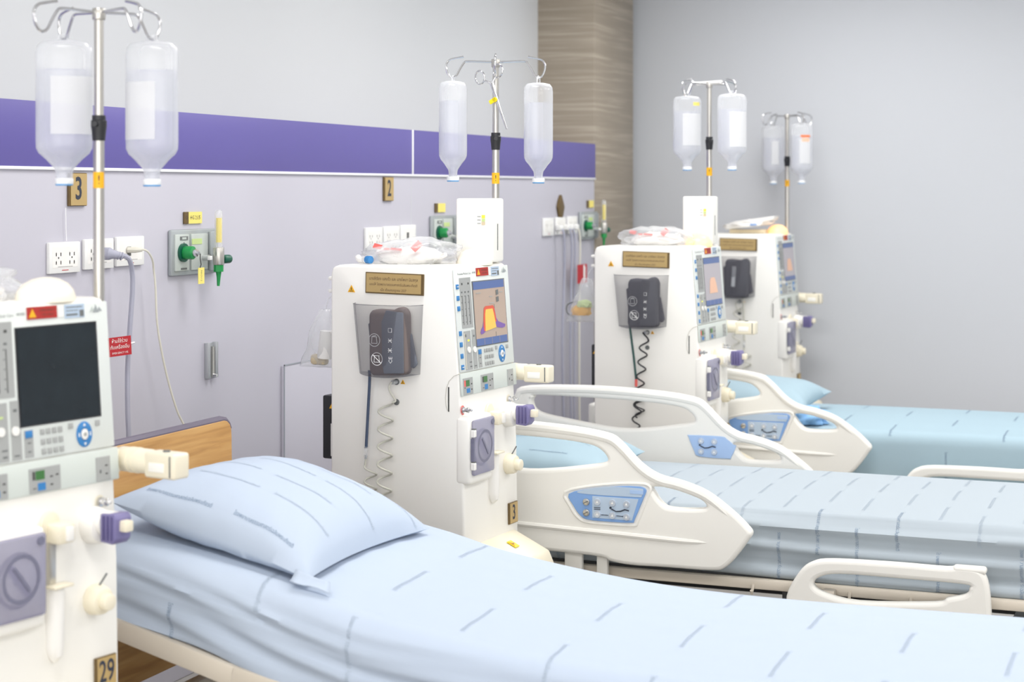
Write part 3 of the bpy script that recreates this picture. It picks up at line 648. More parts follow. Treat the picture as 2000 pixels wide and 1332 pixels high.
    for zz in (sticker-.018, sticker+.018):
        for k in range(n): a = -PI*.95+k*PI*1.05/(n-1); vs.append((px+.0127*math.cos(a), py+.0127*math.sin(a), zz))
    p.raw(vs, [(k, k+1, n+k+1, n+k) for k in range(n-1)], 'yellow')
    dv = Vector((-O[0]-px, -O[1]-py, 0)); dv = Matrix.Rotation(-yaw, 3, 'Z') @ dv; dv.normalize(); p.text('!', .03, 'ink', basis(Vector((px, py, sticker))+dv*.0131, (-dv.y, dv.x, 0), (0, 0, 1), dv)); p.build('hazard_sticker', pole, normals=False)
    p = MB(); p.cyl((px, py, pole_top-.022), (px, py, pole_top+.004), .0145, 'steel', n=20, bev=.002)
    if hooks_bar:
        a = math.radians(hook0); p.tube([(px-.075*math.cos(a), py-.075*math.sin(a), pole_top), (px+.075*math.cos(a), py+.075*math.sin(a), pole_top)], .009, 'white', 10)
    p.build('pole_cap', pole)
    for k in range(4):
        a = math.radians(hook0)+k*PI/2; d = Vector((math.cos(a), math.sin(a), 0)); o_ = Vector((px, py, pole_top-.006))
        q = [o_+d*r+Vector((0, 0, z)) for r, z in ((.0, 0), (.05, .002), (.092, .003), (.104, -.002), (.117, -.022), (.128, -.042), (.140, -.050), (.151, -.046), (.160, -.028), (.162, -.008), (.153, .006), (.136, .012), (.105, .018))]
        p = MB(); p.tube(smooth_loop(q, 4, False), .0034, 'chrome', 10); p.build('hook', pole)
    # dome lamp and module on top
    p = MB(); p.lathe([(.056, 0), (.056, .010), (.052, .024), (.042, .038), (.026, .048), (.01, .052)], lampm, 28, 1.0, 1.25, Matrix.Translation((lamp_pos[0], lamp_pos[1], TOP-.003))); p.build('status_lamp', R)
    if module:
        p = MB(); p.box((.148, .137, 1.452), (.135, .082, .205), 'cream', .008, 3); mo = p.build('alarm_module', R)
        p = MB()
        for k, m_ in enumerate(('led', 'lightgreen', 'beigei')): p.box((.182, .0955, 1.496-.011*k), (.012, .002, .010), m_)
        for k in range(3): p.box((.166, .0957, 1.496-.011*k), (.012, .0012, .003), 'grey')
        p.build('indicator', mo)
        p = MB(); p.box((.2158, .13, 1.43), (.002, .004, .085), 'dgrey'); p.build('module_slot', mo)
    def world(x, y, z): return Vector((O[0]+c*x-s*y, O[1]+s*x+c*y, z))
    R['_'] = 0; del R['_']
    return R, world, yaw

# ---------------------------------------------------------------- saline bottles, cuffs, bags
def saline_bottle(label, loc, rz, lab=None, hook_dz=.05, yellow=False, orange=False, lab_rot=0.0, group='saline bottles hanging on the drip poles'):
    t = thing('saline_bottle', label, 'bottle', loc, rz, group)
    a, b_ = .0635, .045
    sx, sy = 1.0, b_/a
    prof = [(.0185, .013), (.0195, .03), (.022, .038), (.040, .058), (.056, .072), (.0625, .084), (a, .10), (a, .30), (.061, .314), (.052, .324), (.03, .328)]
    p = MB(); p.lathe(prof, 'bottle', 40, sx, sy); p.build('bottle_body', t, angle=60)
    p = MB(); w = [(r*.955, z) for r, z in prof if z < .255] + [(a*.955, .262)]; w[0] = (.017, .016); p.lathe(w, 'water', 36, sx, sy); p.build('water', t, angle=40)
    p = MB(); p.lathe([(.0195, .002), (.0205, .005), (.0205, .013), (.0195, .016)], 'capw', 24); p.build('cap', t)
    p = MB(); p.lathe([(.0185, -.001), (.0198, .0005), (.0198, .0028), (.0185, .0028)], 'capb', 24); p.build('cap_ring', t)
    p = MB(); z0 = .329; p.tube(smooth_loop([(-.012, 0, z0-.004), (-.011, 0, z0+.012), (-.005, 0, z0+hook_dz-.006), (0, 0, z0+hook_dz), (.005, 0, z0+hook_dz-.006), (.011, 0, z0+.012), (.012, 0, z0-.004)], 4, False), .0028, 'bottle', 8); p.build('hanger_loop', t)
    if lab:
        a0, a1, z0, z1 = lab; N = 28; vs = []
        for z in (z0, z1):
            for k in range(N+1):
                an = a0+(a1-a0)*k/N; vs.append((a*1.006*math.cos(an), a*sy*1.008*math.sin(an), z))
        p = MB(); p.raw(vs, [(k, k+1, N+2+k, N+1+k) for k in range(N)], 'blabel'); p.build('paper_label', t)
    def patch(nm, m, an0, an1, z0, z1):
        N = 10; vs = []
        for z in (z0, z1):
            for k in range(N+1):
                an = an0+(an1-an0)*k/N; vs.append((a*1.014*math.cos(an), a*sy*1.016*math.sin(an), z))
        p = MB(); p.raw(vs, [(k, k+1, N+2+k, N+1+k) for k in range(N)], m); p.build(nm, t)
    if yellow: patch('yellow_sticker', 'yel2', -1.35, -.75, .285, .300)
    if orange: patch('orange_sticker', 'orangelab', -1.9, -1.0, .252, .264); patch('dose_sticker', 'peach', -1.8, -1.1, .228, .248)
    return t

def bp_cuff(label, world, yaw, cloth, flap, hose, coil, hose_pts, coil_axis, symbols=True, sleek=False, tilt=0.0):
    """blood pressure cuff rolled up in the holder pocket, with its hose and coiled tube; machine local coordinates"""
    c = Vector((.012, -HW-.033, 1.115)); L = world(*c); t = thing('pressure_cuff', label, 'blood pressure cuff', L, yaw, 'blood pressure cuffs in the machine pockets')
    def ln(nm, p, ang=40): return p.build(nm, t, c, ang) if False else p.build(nm, t, tuple(c), ang)
    X = Matrix.Translation(c) @ euler(ry=tilt) @ Matrix.Translation(-c)
    p = MB(); out = [(-.062, -.102), (-.050, -.108), (.060, -.104), (.074, -.094), (.070, .090), (.052, .110), (.020, .096), (-.046, .098), (-.064, .086)]
    p.prism([(a+.004, b_) for a, b_ in out], .046, cloth, X @ SB(.012, 1.115, .010), .014, 3); ln('cuff_roll', p)
    p = MB(); q = [(-.004, -.100), (.066, -.096), (.064, .090), (.004, .096), (-.012, .06), (-.010, -.07)]; p.prism(q, .008, flap, X @ SB(.016, 1.115, .054), .003, 2); ln('cuff_flap', p)
    p = MB(); q = [(-.074, .050), (-.045, .066), (-.04, -.09), (-.056, -.102)]; p.prism(q, .012, flap, X @ SB(.012, 1.115, .020), .004, 2); ln('cuff_tail', p); p = MB(); q = [(.055, .05), (.078, .02), (.098, -.07), (.085, -.084), (.055, -.07)]; p.prism(q, .012, flap, X @ SB(.012, 1.115, .016), .004, 2); ln('cuff_tail', p)
    if symbols:
        p = MB()
        for z, x in ((1.118, -.020), (1.060, -.011)):
            Y = X @ SB(x, z, .0572); ring2d(p, Y, .0185, .0205, 'inkw', 28, .0055)
            for q in ((-.010, .010, .010, .010), (-.010, -.010, .010, -.010), (-.010, -.010, -.008, .010), (.010, -.010, .007, .010)): p.tube([(q[0], q[1], .0057), (q[2], q[3], .0057)], .0009, 'inkw', 5, X=Y)
            if z < 1.1: p.tube([(-.014, .012, .006), (.014, -.012, .006)], .0012, 'inkw', 5, X=Y)
            else: p.tube([(-.006, .012, .006), (.006, .014, .006)], .0014, 'inkw', 5, X=Y)
        for k, z in enumerate((1.150, 1.118, 1.088)):
            Y = X @ SB(.036, z, .0625); 
            for q in ([(-.006, -.006, -.006, .006), (-.006, .006, .006, .006), (.006, .006, .006, -.006), (.006, -.006, -.006, -.006)] if k == 0 else [(-.006, -.006, .006, .006), (-.006, .006, .006, -.006), (-.007, 0, .007, 0)]): p.tube([(q[0], q[1], .0008), (q[2], q[3], .0008)], .0007, 'inkw', 5, X=Y)
        p.text('CE', .018, 'inkw', X @ SB(.038, 1.058, .0628) @ euler(rz=PI/2)); ln('printed_symbols', p)
    if sleek:
        p = MB(); p.box((-.004, .0, .004), (.022, .11, .008), 'alu', .002, 1, X @ SB(.012, 1.12, .057)); ln('metal_bar', p)
    p = MB(); p.tube(smooth_loop(hose_pts, 5, False), .0048, hose, 10); ln('hose', p)
    e = hose_pts[-1]
    p = MB(); p.cyl((e[0], e[1], e[2]+.004), (e[0]-.001, e[1], e[2]-.026), .0058, 'clear' if coil != 'hose_black' else 'redp', n=14); p.cyl((e[0], e[1], e[2]-.022), (e[0]-.001, e[1], e[2]-.034), .0042, 'alu', n=12); ln('hose_connector', p)
    # coiled tube down to the bed side and up to the port
    pts = []
    (xa, za), (xb, zb), turns, rad, y = coil_axis
    pts += [(.024, -HW-.004, .985), (.016, -HW-.016, .984), (.008, -HW-.020, .972), (.014, -HW-.024, .955), (.032, -HW-.022, .93)] if coil != 'hose_black' else [(.024, -HW-.004, .985), (.010, -HW-.016, .984), (.03, -HW-.02, .965)]
    n = int(turns*14)
    for k in range(n+1):
        f = k/n; a = 2*PI*turns*f
        pts.append((xa+(xb-xa)*f+rad*math.cos(a), y+rad*.8*math.sin(a), za+(zb-za)*f))
    p = MB(); p.tube(smooth_loop(pts[:6], 4, False)[:-1]+[Vector(q) for q in pts[5:]], .0034, coil, 8); p.cyl((.024, -HW-.002, .985), (.018, -HW-.018, .985), .0068, 'alu', n=14); ln('coiled_tube', p)
    # short second coil after the hose connector
    pts = [(e[0]-.001, e[1], e[2]-.030)]
    n = 30
    for k in range(n+1): a = 2*PI*2.2*k/n+PI; pts.append((e[0]+.016+.020*math.cos(a), e[1]+.016*math.sin(a), e[2]-.055-.10*k/n))
    p = MB(); p.tube(pts, .0030, coil, 8); ln('tail_tube', p)
    return t

def tubing_bag(label, world, yaw, loc, seed, s=(.155, .09, .05), blue=True):
    t = thing('plastic_bag', label, 'bag', world(*loc), yaw, 'bags of tubing on top of the machines')
    p = MB(); p.add(crumple(s[0], s[1], s[2], seed, 4, .38, 2.0), 'clear', Matrix.Translation((0, 0, s[2]*.56))); p.build('film', t, angle=180)
    rnd = random.Random(seed); p = MB()
    for k in range(3):
        pts = []
        cx, cy, r = rnd.uniform(-.05, .06), rnd.uniform(-.02, .02), rnd.uniform(.035, .055)
        for j in range(24): a = 2*PI*j/24*1.9; pts.append((cx+r*1.3*math.cos(a), cy+r*.8*math.sin(a), .014+.012*k+.006*math.sin(3*a)))
        p.tube(pts, .0055, 'tube', 8)
    p.build('tubing', t)
    p = MB(); p.add(crumple(s[0]*.70, s[1]*.66, s[2]*.68, seed+3, 3, .3, 1.6), 'white', Matrix.Translation((.0, 0, s[2]*.40))); p.build('white_wrap', t, angle=180)
    p = MB()
    for (x, z, w, h, a) in ((-.088, .056, .03, .016, .2), (-.055, .048, .02, .006, 0), (-.02, .048, .04, .007, .05), (.055, .058, .022, .034, .7)):
        p.box((x, -.052, z), (w, .002, h), 'redp', 0, 1, Matrix.Translation((x, -.052, z)) @ euler(rx=-.5, ry=a) @ Matrix.Translation((-x, .052, -z)))
    p.build('red_print', t)
    p = MB(); p.cyl((-.118, -.085, .014), (-.095, -.105, .016), .012, 'clear', n=14) if blue else None
    if blue:
        p.cyl((-.098, -.104, .015), (-.078, -.110, .015), .0125, 'blue', n=16, bev=.002); p.tube([(-.15, -.07, .02), (-.135, -.085, .013), (-.115, -.09, .013)], .010, 'white', 10); p.build('blue_cap_syringe', t)
    return t
def hanging_bag(label, world, yaw, loc, seed, yellow=False):
    t = thing('hanging_bag', label, 'bag', world(*loc), yaw, 'clear bags hanging on the backs of machines')
    N = 14; vs = []; fs = []; n = 18
    for j in range(N+1):
        v = j/N; w = .02+.05*v**.8; d = .012+.03*math.sin(PI*min(1, v*1.05))**.7
        for k in range(n):
            a = 2*PI*k/n; q = noise.noise(Vector((math.cos(a)*2, math.sin(a)*2+seed, v*4)))*.01
            vs.append((-w*.9*v*.5+(w+q)*math.cos(a), (d+q)*math.sin(a), -.19*v))
    for j in range(N):
        for k in range(n): fs.append((j*n+k, j*n+(k+1) % n, (j+1)*n+(k+1) % n, (j+1)*n+k))
    fs.append(tuple(N*n+k for k in range(n)))
    p = MB(); p.raw(vs, fs, 'clear'); p.build('film', t, angle=180)
    p = MB()
    if yellow: p.add(crumple(.042, .025, .03, 5, 3), 'yellow', Matrix.Translation((-.03, 0, -.145))); p.add(crumple(.03, .022, .02, 8, 3), 'lightgreen', Matrix.Translation((-.012, -.006, -.115)))
    else: p.tube([(.008, -.005, -.07), (.0, -.005, -.16)], [.022, .026], 'white', 16); p.box((-.02, -.005, -.165), (.06, .03, .035), 'beigei', .01, 2)
    p.build('contents', t)
    p = MB(); p.tube(smooth_loop([(.0, 0, -.002), (.01, 0, .03), (.03, 0, .05)], 4, False), .0025, 'clear', 6)
    if yellow: p.tube(smooth_loop([(-.04, -.012, -.10), (-.085, -.015, -.115), (-.09, -.012, -.15), (-.06, -.01, -.17)], 4, False), .003, 'dgrey', 6)
    p.build('tie', t)

# the four machines, nearest first
m1, w1, y1 = dialysis_machine('dialysis machine with dark blank screen and number 29, closest to the camera', (-2.229, 3.223), math.radians(-11), 'off', '29', 'lamp_off', False, .180, 1.979, 1.718, 1.603, 169, True, .03, 0)
m2, w2, y2 = dialysis_machine('dialysis machine showing an orange curve on screen, behind the nearest pillow', (-2.096, 5.265), math.radians(-4.5), 'on', '3', 'lamp_off', True, .171, 2.006, 1.741, 1.62, 206, arm=-.012)
m3, w3, y3 = dialysis_machine('dialysis machine with black coiled hose behind the raised bed rail', (-1.933, 7.359), math.radians(-3), 'pale', '', 'lamp_on', True, .166, 2.049, 1.786, 1.662, 152, hooks_bar=True, psu=.05)
m4, w4, y4 = dialysis_machine('dialysis machine farthest away, standing against the far wall with white packet on top', (-2.081, 9.503), math.radians(-2), 'pale', '', 'lamp_on', False, .182, 1.997, 1.741, 1.62, 138)
def hang(w, yaw, px, top, ang, label, rz, dz, **k):
    a = math.radians(ang); R_ = .140
    q = w(px+R_*math.cos(a), .206+R_*math.sin(a), dz)
    hz = top-.006-.050-.0034
    return saline_bottle(label, q, rz, hook_dz=max(.012, hz+.008-(dz+.329)), **k)
CAMR = math.atan(1340/3400)
hang(w1, y1, .180, 1.979, 169, 'large saline bottle with broad white label, left on nearest drip pole', CAMR+.1, 1.592, lab=(-1.95, .9, .115, .245))
hang(w1, y1, .180, 1.979, 79, 'large saline bottle right of the nearest drip pole', CAMR-.35, 1.590, lab=(-2.9, -1.05, .105, .235))
hang(w2, y2, .171, 2.006, 206, 'saline bottle left of the pole with forceps', CAMR+1.35, 1.610)
hang(w2, y2, .171, 2.006, 26, 'saline bottle right of the pole with forceps', CAMR+1.2, 1.604)
hang(w3, y3, .166, 2.049, 152, 'saline bottle with small yellow sticker under white crossbar', CAMR+.2, 1.669, lab=(-2.1, -.6, .11, .25), yellow=True)
hang(w3, y3, .166, 2.049, -28, 'saline bottle right of the pole with white crossbar', CAMR+.1, 1.667, lab=(-1.9, -.5, .10, .25))
hang(w4, y4, .182, 1.997, 138, 'saline bottle left on the farthest drip pole', CAMR, 1.616, lab=(-1.8, -1.2, .11, .24))
hang(w4, y4, .182, 1.997, -42, 'saline bottle with orange sticker on the farthest drip pole', CAMR+.2, 1.618, lab=(-2.0, -1.0, .11, .24), orange=True)

bp_cuff('brown and slate cuff with white symbols and long blue hose, on the second machine', w2, y2, 'cuff', 'cuff2', 'hose_blue', 'hose_grey', [(-.055, -HW-.034, 1.02), (-.056, -HW-.030, .99), (-.066, -HW-.022, .90), (-.076, -HW-.018, .775)], ((.000, .925), (-.008, .58), 6.3, .024, -HW-.026))
bp_cuff('dark cuff with black coiled tube and green hose, on the third machine', w3, y3, 'cuff3', 'cuff3', 'hose_green', 'hose_black', [(-.042, -HW-.034, 1.02), (-.042, -HW-.028, .99), (-.030, -HW-.02, .88), (-.020, -HW-.018, .785)], ((.018, .955), (-.024, .56), 6.6, .018, -HW-.022), tilt=.02)
bp_cuff('black cuff with pale metal bar, on the farthest machine', w4, y4, 'cuff3', 'cuff3', 'hose_grey', 'hose_grey', [(.050, -HW-.034, 1.02), (.052, -HW-.028, .99), (.052, -HW-.02, .90), (.054, -HW-.018, .775)], ((.02, .955), (.0, .56), 6.5, .02, -HW-.024), symbols=False, sleek=True, tilt=.06)

tubing_bag('crumpled clear bag on top of the nearest machine at left edge', w1, y1, (-.03, .0, TOP), 2, blue=True)
tubing_bag('crumpled clear bag of tubing with blue cap on top of the second nearest machine', w2, y2, (-.025, -.02, TOP), 5)
tubing_bag('clear bag of tubing with red print on top of the third machine', w3, y3, (.0, -.01, TOP), 9, blue=False)
t = thing('paper_packet', 'white folded packet lying on top of the farthest machine', 'packet', w4(.03, 0, TOP), y4)
p = MB(); b = crumple(.13, .08, .028, 4, 4, .3, 1.8)
p.add(b, 'white', Matrix.Translation((-.01, 0, .05)) @ euler(ry=-.12)); p.prism([(-.02, 0), (.14, .03), (.15, .052), (-.02, .03)], .1, 'white', basis((0, .05, .045), (1, 0, 0), (0, 0, 1), (0, -1, 0)), .004); p.build('wrapping', t, angle=60)
p = MB(); p.box((-.005, 0, .012), (.2, .10, .022), 'beigei', .006, 2); p.build('tray', t)
p = MB(); p.box((.04, -.078, .05), (.04, .012, .01), 'cp_blue', .003); p.build('blue_stripe', t)
hanging_bag('clear bag with white roll hanging on the back of the second nearest machine', w2, y2, (-.335, -.03, 1.19), 3)
hanging_bag('clear bag with yellow contents hanging on the back of the third machine', w3, y3, (-.30, -.06, 1.20), 7, True)

# forceps hanging on the second pole
o_ = w2(.171, .206-.024, 1.95)
t = thing('forceps', 'steel forceps with yellow tag hanging on the second drip pole', 'forceps', o_, y2)
def loop(cx, cz, a, b_, r): return [(cx+a*math.cos(2*PI*k/20)*math.cos(r)-b_*math.sin(2*PI*k/20)*math.sin(r), 0, cz+a*math.cos(2*PI*k/20)*math.sin(r)+b_*math.sin(2*PI*k/20)*math.cos(r)) for k in range(20)]
p = MB(); p.tube(loop(-.046, .0, .017, .022, .1), .0028, 'chrome', 8, closed=True); p.tube([(-.031, -.004, -.010), (-.018, -.004, -.014), (-.004, -.004, -.020), (.012, -.004, -.060), (.030, -.004, -.11), (.053, -.004, -.170)], [.003, .0032, .0045, .0042, .0036, .0022], 'chrome', 8); p.build('handle_half', t)
p = MB(); p.tube(loop(.020, .020, .017, .022, -.2), .0028, 'chrome', 8, closed=True); p.tube([(.012, -.001, .0), (.004, -.001, -.012), (.002, -.001, -.022), (.016, -.001, -.062), (.033, -.001, -.11), (.055, -.001, -.170)], [.003, .0032, .0045, .0042, .0036, .0022], 'chrome', 8); p.build('handle_half', t)
p = MB(); p.box((.006, -.010, -.078), (.026, .004, .014), 'yel3', .001, 1, Matrix.Translation((.006, -.01, -.078)) @ euler(ry=-.5) @ Matrix.Translation((-.006, .01, .078))); p.cyl((.014, -.012, -.074), (.014, -.004, -.074), .008, 'yel3', n=14); p.build('yellow_tag', t)

# ---------------------------------------------------------------- beds
def interp(T, x):
    if x <= T[0][0]: return T[0][1]
    for i, ((x1, y1), (x2, y2)) in enumerate(zip(T, T[1:])):
        if x <= x2:
            m0 = (y2-T[i-1][1])/(x2-T[i-1][0]) if i > 0 else (y2-y1)/(x2-x1)
            m1_ = (T[i+2][1]-y1)/(T[i+2][0]-x1) if i+2 < len(T) else (y2-y1)/(x2-x1)
            h = x2-x1; t = (x-x1)/h; t2, t3 = t*t, t*t*t
            return (2*t3-3*t2+1)*y1+(t3-2*t2+t)*h*m0+(-2*t3+3*t2)*y2+(t3-t2)*h*m1_
    return T[-1][1]
class Sheet:
    """fitted sheet over a mattress; P(x, s) walks from the tucked near edge (s = 0) up the near side, over the top and down the far side"""
    def __init__(s, xa, xb, yn, yf, H, drop, seed, fold, r=.055):
        s.xa, s.xb, s.yn, s.yf, s.H, s.drop, s.seed, s.fold, s.r = xa, xb, yn, yf, H, drop, seed, fold, r
        s.tuck = .09; s.qa = r*PI/2
    def raw(s, x, q):
        h = interp(s.H, x); d = interp(s.drop, x); r = s.r; side = d-r; top = s.yf-s.yn-2*r
        if q < s.tuck: return Vector((x, s.yn+.01+(s.tuck-q)*.95, h-d-.004*math.sin(PI*q/s.tuck)))
        q -= s.tuck
        if q < side: return Vector((x, s.yn+.010*(1-q/side), h-d+q))
        q -= side
        if q < s.qa: a = q/r; return Vector((x, s.yn+r-r*math.cos(a), h-r+r*math.sin(a)))
        q -= s.qa
        if q < top: return Vector((x, s.yn+r+q, h+.010*math.sin(PI*q/top)))
        q -= top
        if q < s.qa: a = q/r; return Vector((x, s.yf-r+r*math.sin(a), h-r+r*math.cos(a)))
        q -= s.qa
        if q < side: return Vector((x, s.yf-.01*q/side, h-r-q))
        q -= side
        return Vector((x, s.yf-.01-q*.95, h-d))
    def length(s, x):
        d = interp(s.drop, x); return 2*(s.tuck+d-s.r+s.qa)+s.yf-s.yn-2*s.r
    def P(s, x, q, off=0.0):
        e = .004; p = s.raw(x, q); n = (s.raw(x+e, q)-s.raw(x-e, q)).cross(s.raw(x, q+e)-s.raw(x, q-e)).normalized()
        return p+n*(s.fold(s, x, q)+off)
    def q_side(s, x): return s.tuck+interp(s.drop, x)-s.r     # where the side meets the shoulder
    def mesh(s, nx, nq, m):
        vs = []; fs = []
        for i in range(nx+1):
            x = s.xa+(s.xb-s.xa)*i/nx; L = s.length(x)
            for j in range(nq+1): vs.append(s.P(x, L*j/nq))
        for i in range(nx):
            for j in range(nq): a = i*(nq+1)+j; fs.append((a, a+nq+1, a+nq+2, a+1))
        fs.append(tuple(range(nq+1))); fs.append(tuple(nx*(nq+1)+j for j in range(nq, -1, -1)))
        p = MB(); p.raw(vs, fs, m); return p
    def lettering(s, p, txt, size, x0, q0, m, off=.0009):
        """words run from the far edge towards the near edge and on down the side"""
        p.text(txt, size, m, align='LEFT', warp=lambda tx, ty: tuple(s.P(x0+ty, q0-tx, off)), sx=.74)
HOSP = 'โรงพยาบาลธรรมศาสตร์เฉลิมพระเกียรติ'
def fold1(s, x, q):
    qs = s.q_side(x); v = q/qs if q < qs else 1
    w = 0
    if q < qs+s.qa:
        k = max(0, min(1, (qs+s.qa*.6-q)/.08)); n = noise.noise(Vector((x*1.5+s.seed, q*6, s.seed)))
        w = k*(.0055*math.sin(2*PI*(q*15+(x-s.xa)*.85+n*.7)) + .003*math.sin(2*PI*(q*27-(x-s.xa)*.6+n)))
        w += .006*k*n
    else: w = .0016*noise.noise(Vector((x*2.2, q*5, s.seed)))+.0012*math.sin(2*PI*(q*7+.4*noise.noise(Vector((x*.8, s.seed, 0)))))
    return w
def fold2(s, x, q):
    qs = s.q_side(x); w = 0
    if q < qs+s.qa:
        k = max(0, min(1, (qs+s.qa*.9-q)/.06)); n = noise.noise(Vector((x*1.1+s.seed, q*5, s.seed)))
        w = k*(.0085*math.sin(2*PI*(q*13.5+.15*x+n*.35))+.003*math.sin(2*PI*(q*29+n*.8)))
    else: w = .0015*noise.noise(Vector((x*2.5, q*6, s.seed)))
    return w
def fold3(s, x, q):
    qs = s.q_side(x)
    return .004*noise.noise(Vector((x*1.2+s.seed, q*9, 0)))*(1 if q < qs+s.qa else .4)

def mattress(label, sh, m, ink, rows, core_pad=.02):
    cx, cy = (sh.xa+sh.xb)/2, (sh.yn+sh.yf)/2
    t = thing('mattress', label, 'mattress', (cx, cy, interp(sh.H, cx)-.2), group=None)
    p = sh.mesh(230, 150, m); org = tuple(t.location)
    for (x0, qo, txt, size, mm) in rows: sh.lettering(p, txt, size, x0, qo, mm)
    o = p.build('bed_sheet', t, org, 60, normals=False)
    return t

# bed nearest the camera: oak headboard, head end raised
H1 = [(-2.62, .775), (-2.4, .735), (-2.12, .687), (-1.916, .648), (-1.742, .607), (-1.448, .567), (-1.168, .548), (-.77, .545), (-.2, .552), (.1, .552)]
D1 = [(-2.62, .175), (-2.4, .185), (-2.15, .20), (-1.9, .225), (-1.5, .22), (.1, .20)]
S1 = Sheet(-2.60, -.10, 3.53, 4.43, H1, D1, 3.1, fold1, .075)
rows1 = []
k = 0
x = -2.50
rnd = random.Random(11)
while x < -.2:
    top0 = S1.q_side(x)
    ph = (k % 3)*.145
    q = 1.12-ph
    while q > .16:
        onside = q < top0+.06
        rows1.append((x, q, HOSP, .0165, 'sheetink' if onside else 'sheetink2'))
        q -= .40
    x += .236; k += 1
mattress('mattress in pale blue printed sheet, on the nearest bed with oak headboard', S1, 'sheet', 'sheetink', rows1)
def caster(name, par, org, x, y):
    p = MB(); p.cyl((x, y-.016, .06), (x, y+.016, .06), .06, 'dgrey', n=22, bev=.008); p.box((x, y, .115), (.06, .05, .06), 'frame', .01); p.cyl((x, y, .12), (x, y, .22), .014, 'steel'); p.build(name, par, org)
bed = thing('hospital_bed', 'nearest hospital bed with oak headboard and raised head end', 'bed', (-1.35, 3.98, 0), group='hospital beds in the row')
og = (-1.35, 3.98, 0)
p = MB(); p.shape([[(3.43, .26), (3.43, .88), (3.434, .894), (3.443, .904), (3.457, .909), (4.415, .909), (4.432, .905), (4.446, .895), (4.454, .88), (4.456, .86), (4.462, .60), (4.462, .26)]], .014, .002, 'wood', basis((-2.655, 0, 0), (0, 1, 0), (0, 0, 1), (1, 0, 0)))
hb = p.build('headboard', bed, og)
p = MB(); p.tube([(-2.655, 3.433, .87), (-2.655, 3.44, .898), (-2.655, 3.46, .909), (-2.655, 4.415, .909), (-2.655, 4.432, .905), (-2.655, 4.446, .895), (-2.655, 4.454, .88)], .0135, 'edge', 8); p.build('edge_band', hb, og)
p = MB()
for y in (3.545, 4.415):
    q = [(-2.60, .584), (-2.405, .527), (-2.094, .447), (-1.75, .378), (-1.40, .338), (-.1, .33)]
    for (a, z0), (c_, z1) in zip(q, q[1:]):
        L = math.hypot(c_-a, z1-z0); p.box(((a+c_)/2, y, (z0+z1)/2), (L+.012, .03, .052), 'frame', .006, 2, Matrix.Translation(((a+c_)/2, y, (z0+z1)/2)) @ euler(ry=-math.atan2(z1-z0, c_-a)) @ Matrix.Translation((-(a+c_)/2, -y, -(z0+z1)/2)))
for x_ in (-2.45, -2.0, -1.4, -.7, -.15): p.box((x_, 3.98, interp([(-2.6, .55), (-2.1, .43), (-1.4, .335), (0, .33)], x_)-.005), (.03, .86, .03), 'frame', .005)
p.build('mattress_frame', bed, og)
p = MB()
for y in (3.62, 4.34): p.box((-1.35, y, .245), (2.4, .04, .05), 'frame', .006)
for x_ in (-2.5, -.3): p.box((x_, 3.98, .245), (.04, .74, .05), 'frame', .006)
for x_ in (-1.9, -.7): p.box((x_, 3.98, .29), (.04, .7, .09), 'framed', .004)
p.build('base_frame', bed, og)
for x_ in (-2.5, -.3):
    for y in (3.62, 4.34): caster('caster', bed, og, x_, y)

# rail outlines in the plane x-z
RAIL = [(-2.54, .62), (-2.541, .735), (-2.528, .775), (-2.484, .802), (-2.2, .812), (-1.954, .803), (-1.811, .786), (-1.760, .762), (-1.689, .694), (-1.628, .659), (-1.551, .643), (-1.466, .614), (-1.382, .557), (-1.332, .512), (-1.318, .490), (-1.330, .468), (-1.365, .418), (-1.405, .376), (-1.449, .363), (-1.6, .361), (-1.72, .359), (-1.79, .366), (-1.86, .380), (-2.3, .392), (-2.42, .43), (-2.51, .51)]
HOLE1 = [(-2.470, .735), (-2.462, .757), (-2.44, .766), (-2.2, .764), (-1.99, .757), (-1.865, .745), (-1.82, .727), (-1.799, .700), (-1.815, .687), (-1.865, .677), (-1.99, .658), (-2.118, .651), (-2.311, .675), (-2.441, .699)]
HOLE2 = [(-1.645, .618), (-1.585, .617), (-1.5, .594), (-1.469, .574), (-1.480, .560), (-1.585, .556), (-1.618, .572), (-1.638, .598)]
CPAN = [(-1.931, .580), (-1.847, .603), (-1.75, .616), (-1.700, .6185), (-1.675, .617), (-1.664, .607), (-1.672, .585), (-1.704, .510), (-1.716, .499), (-1.80, .497), (-1.865, .499), (-1.892, .512), (-1.915, .542)]
CPAN2 = [(-1.823, .634), (-1.815, .640), (-1.695, .641), (-1.672, .632), (-1.645, .612), (-1.636, .606), (-1.655, .563), (-1.668, .557), (-1.780, .560), (-1.800, .580)]
FOOT = [(-1.208, .301), (-1.168, .38), (-1.127, .415), (-1.06, .429), (-.865, .433), (-.715, .432), (-.681, .438), (-.62, .434), (-.592, .40), (-.582, .315), (-.582, .2), (-.60, .13), (-.68, .11), (-1.05, .11), (-1.15, .14), (-1.20, .22)]
FHOLE = [(-1.121, .345), (-1.103, .369), (-1.039, .384), (-.865, .385), (-.665, .383), (-.647, .372), (-.658, .354), (-.711, .338), (-.75, .322), (-.98, .305), (-1.087, .322)]
def sl(q, n=4): return [(v[0], v[1]) for v in smooth_loop([Vector((a, b_, 0)) for a, b_ in q], n)]
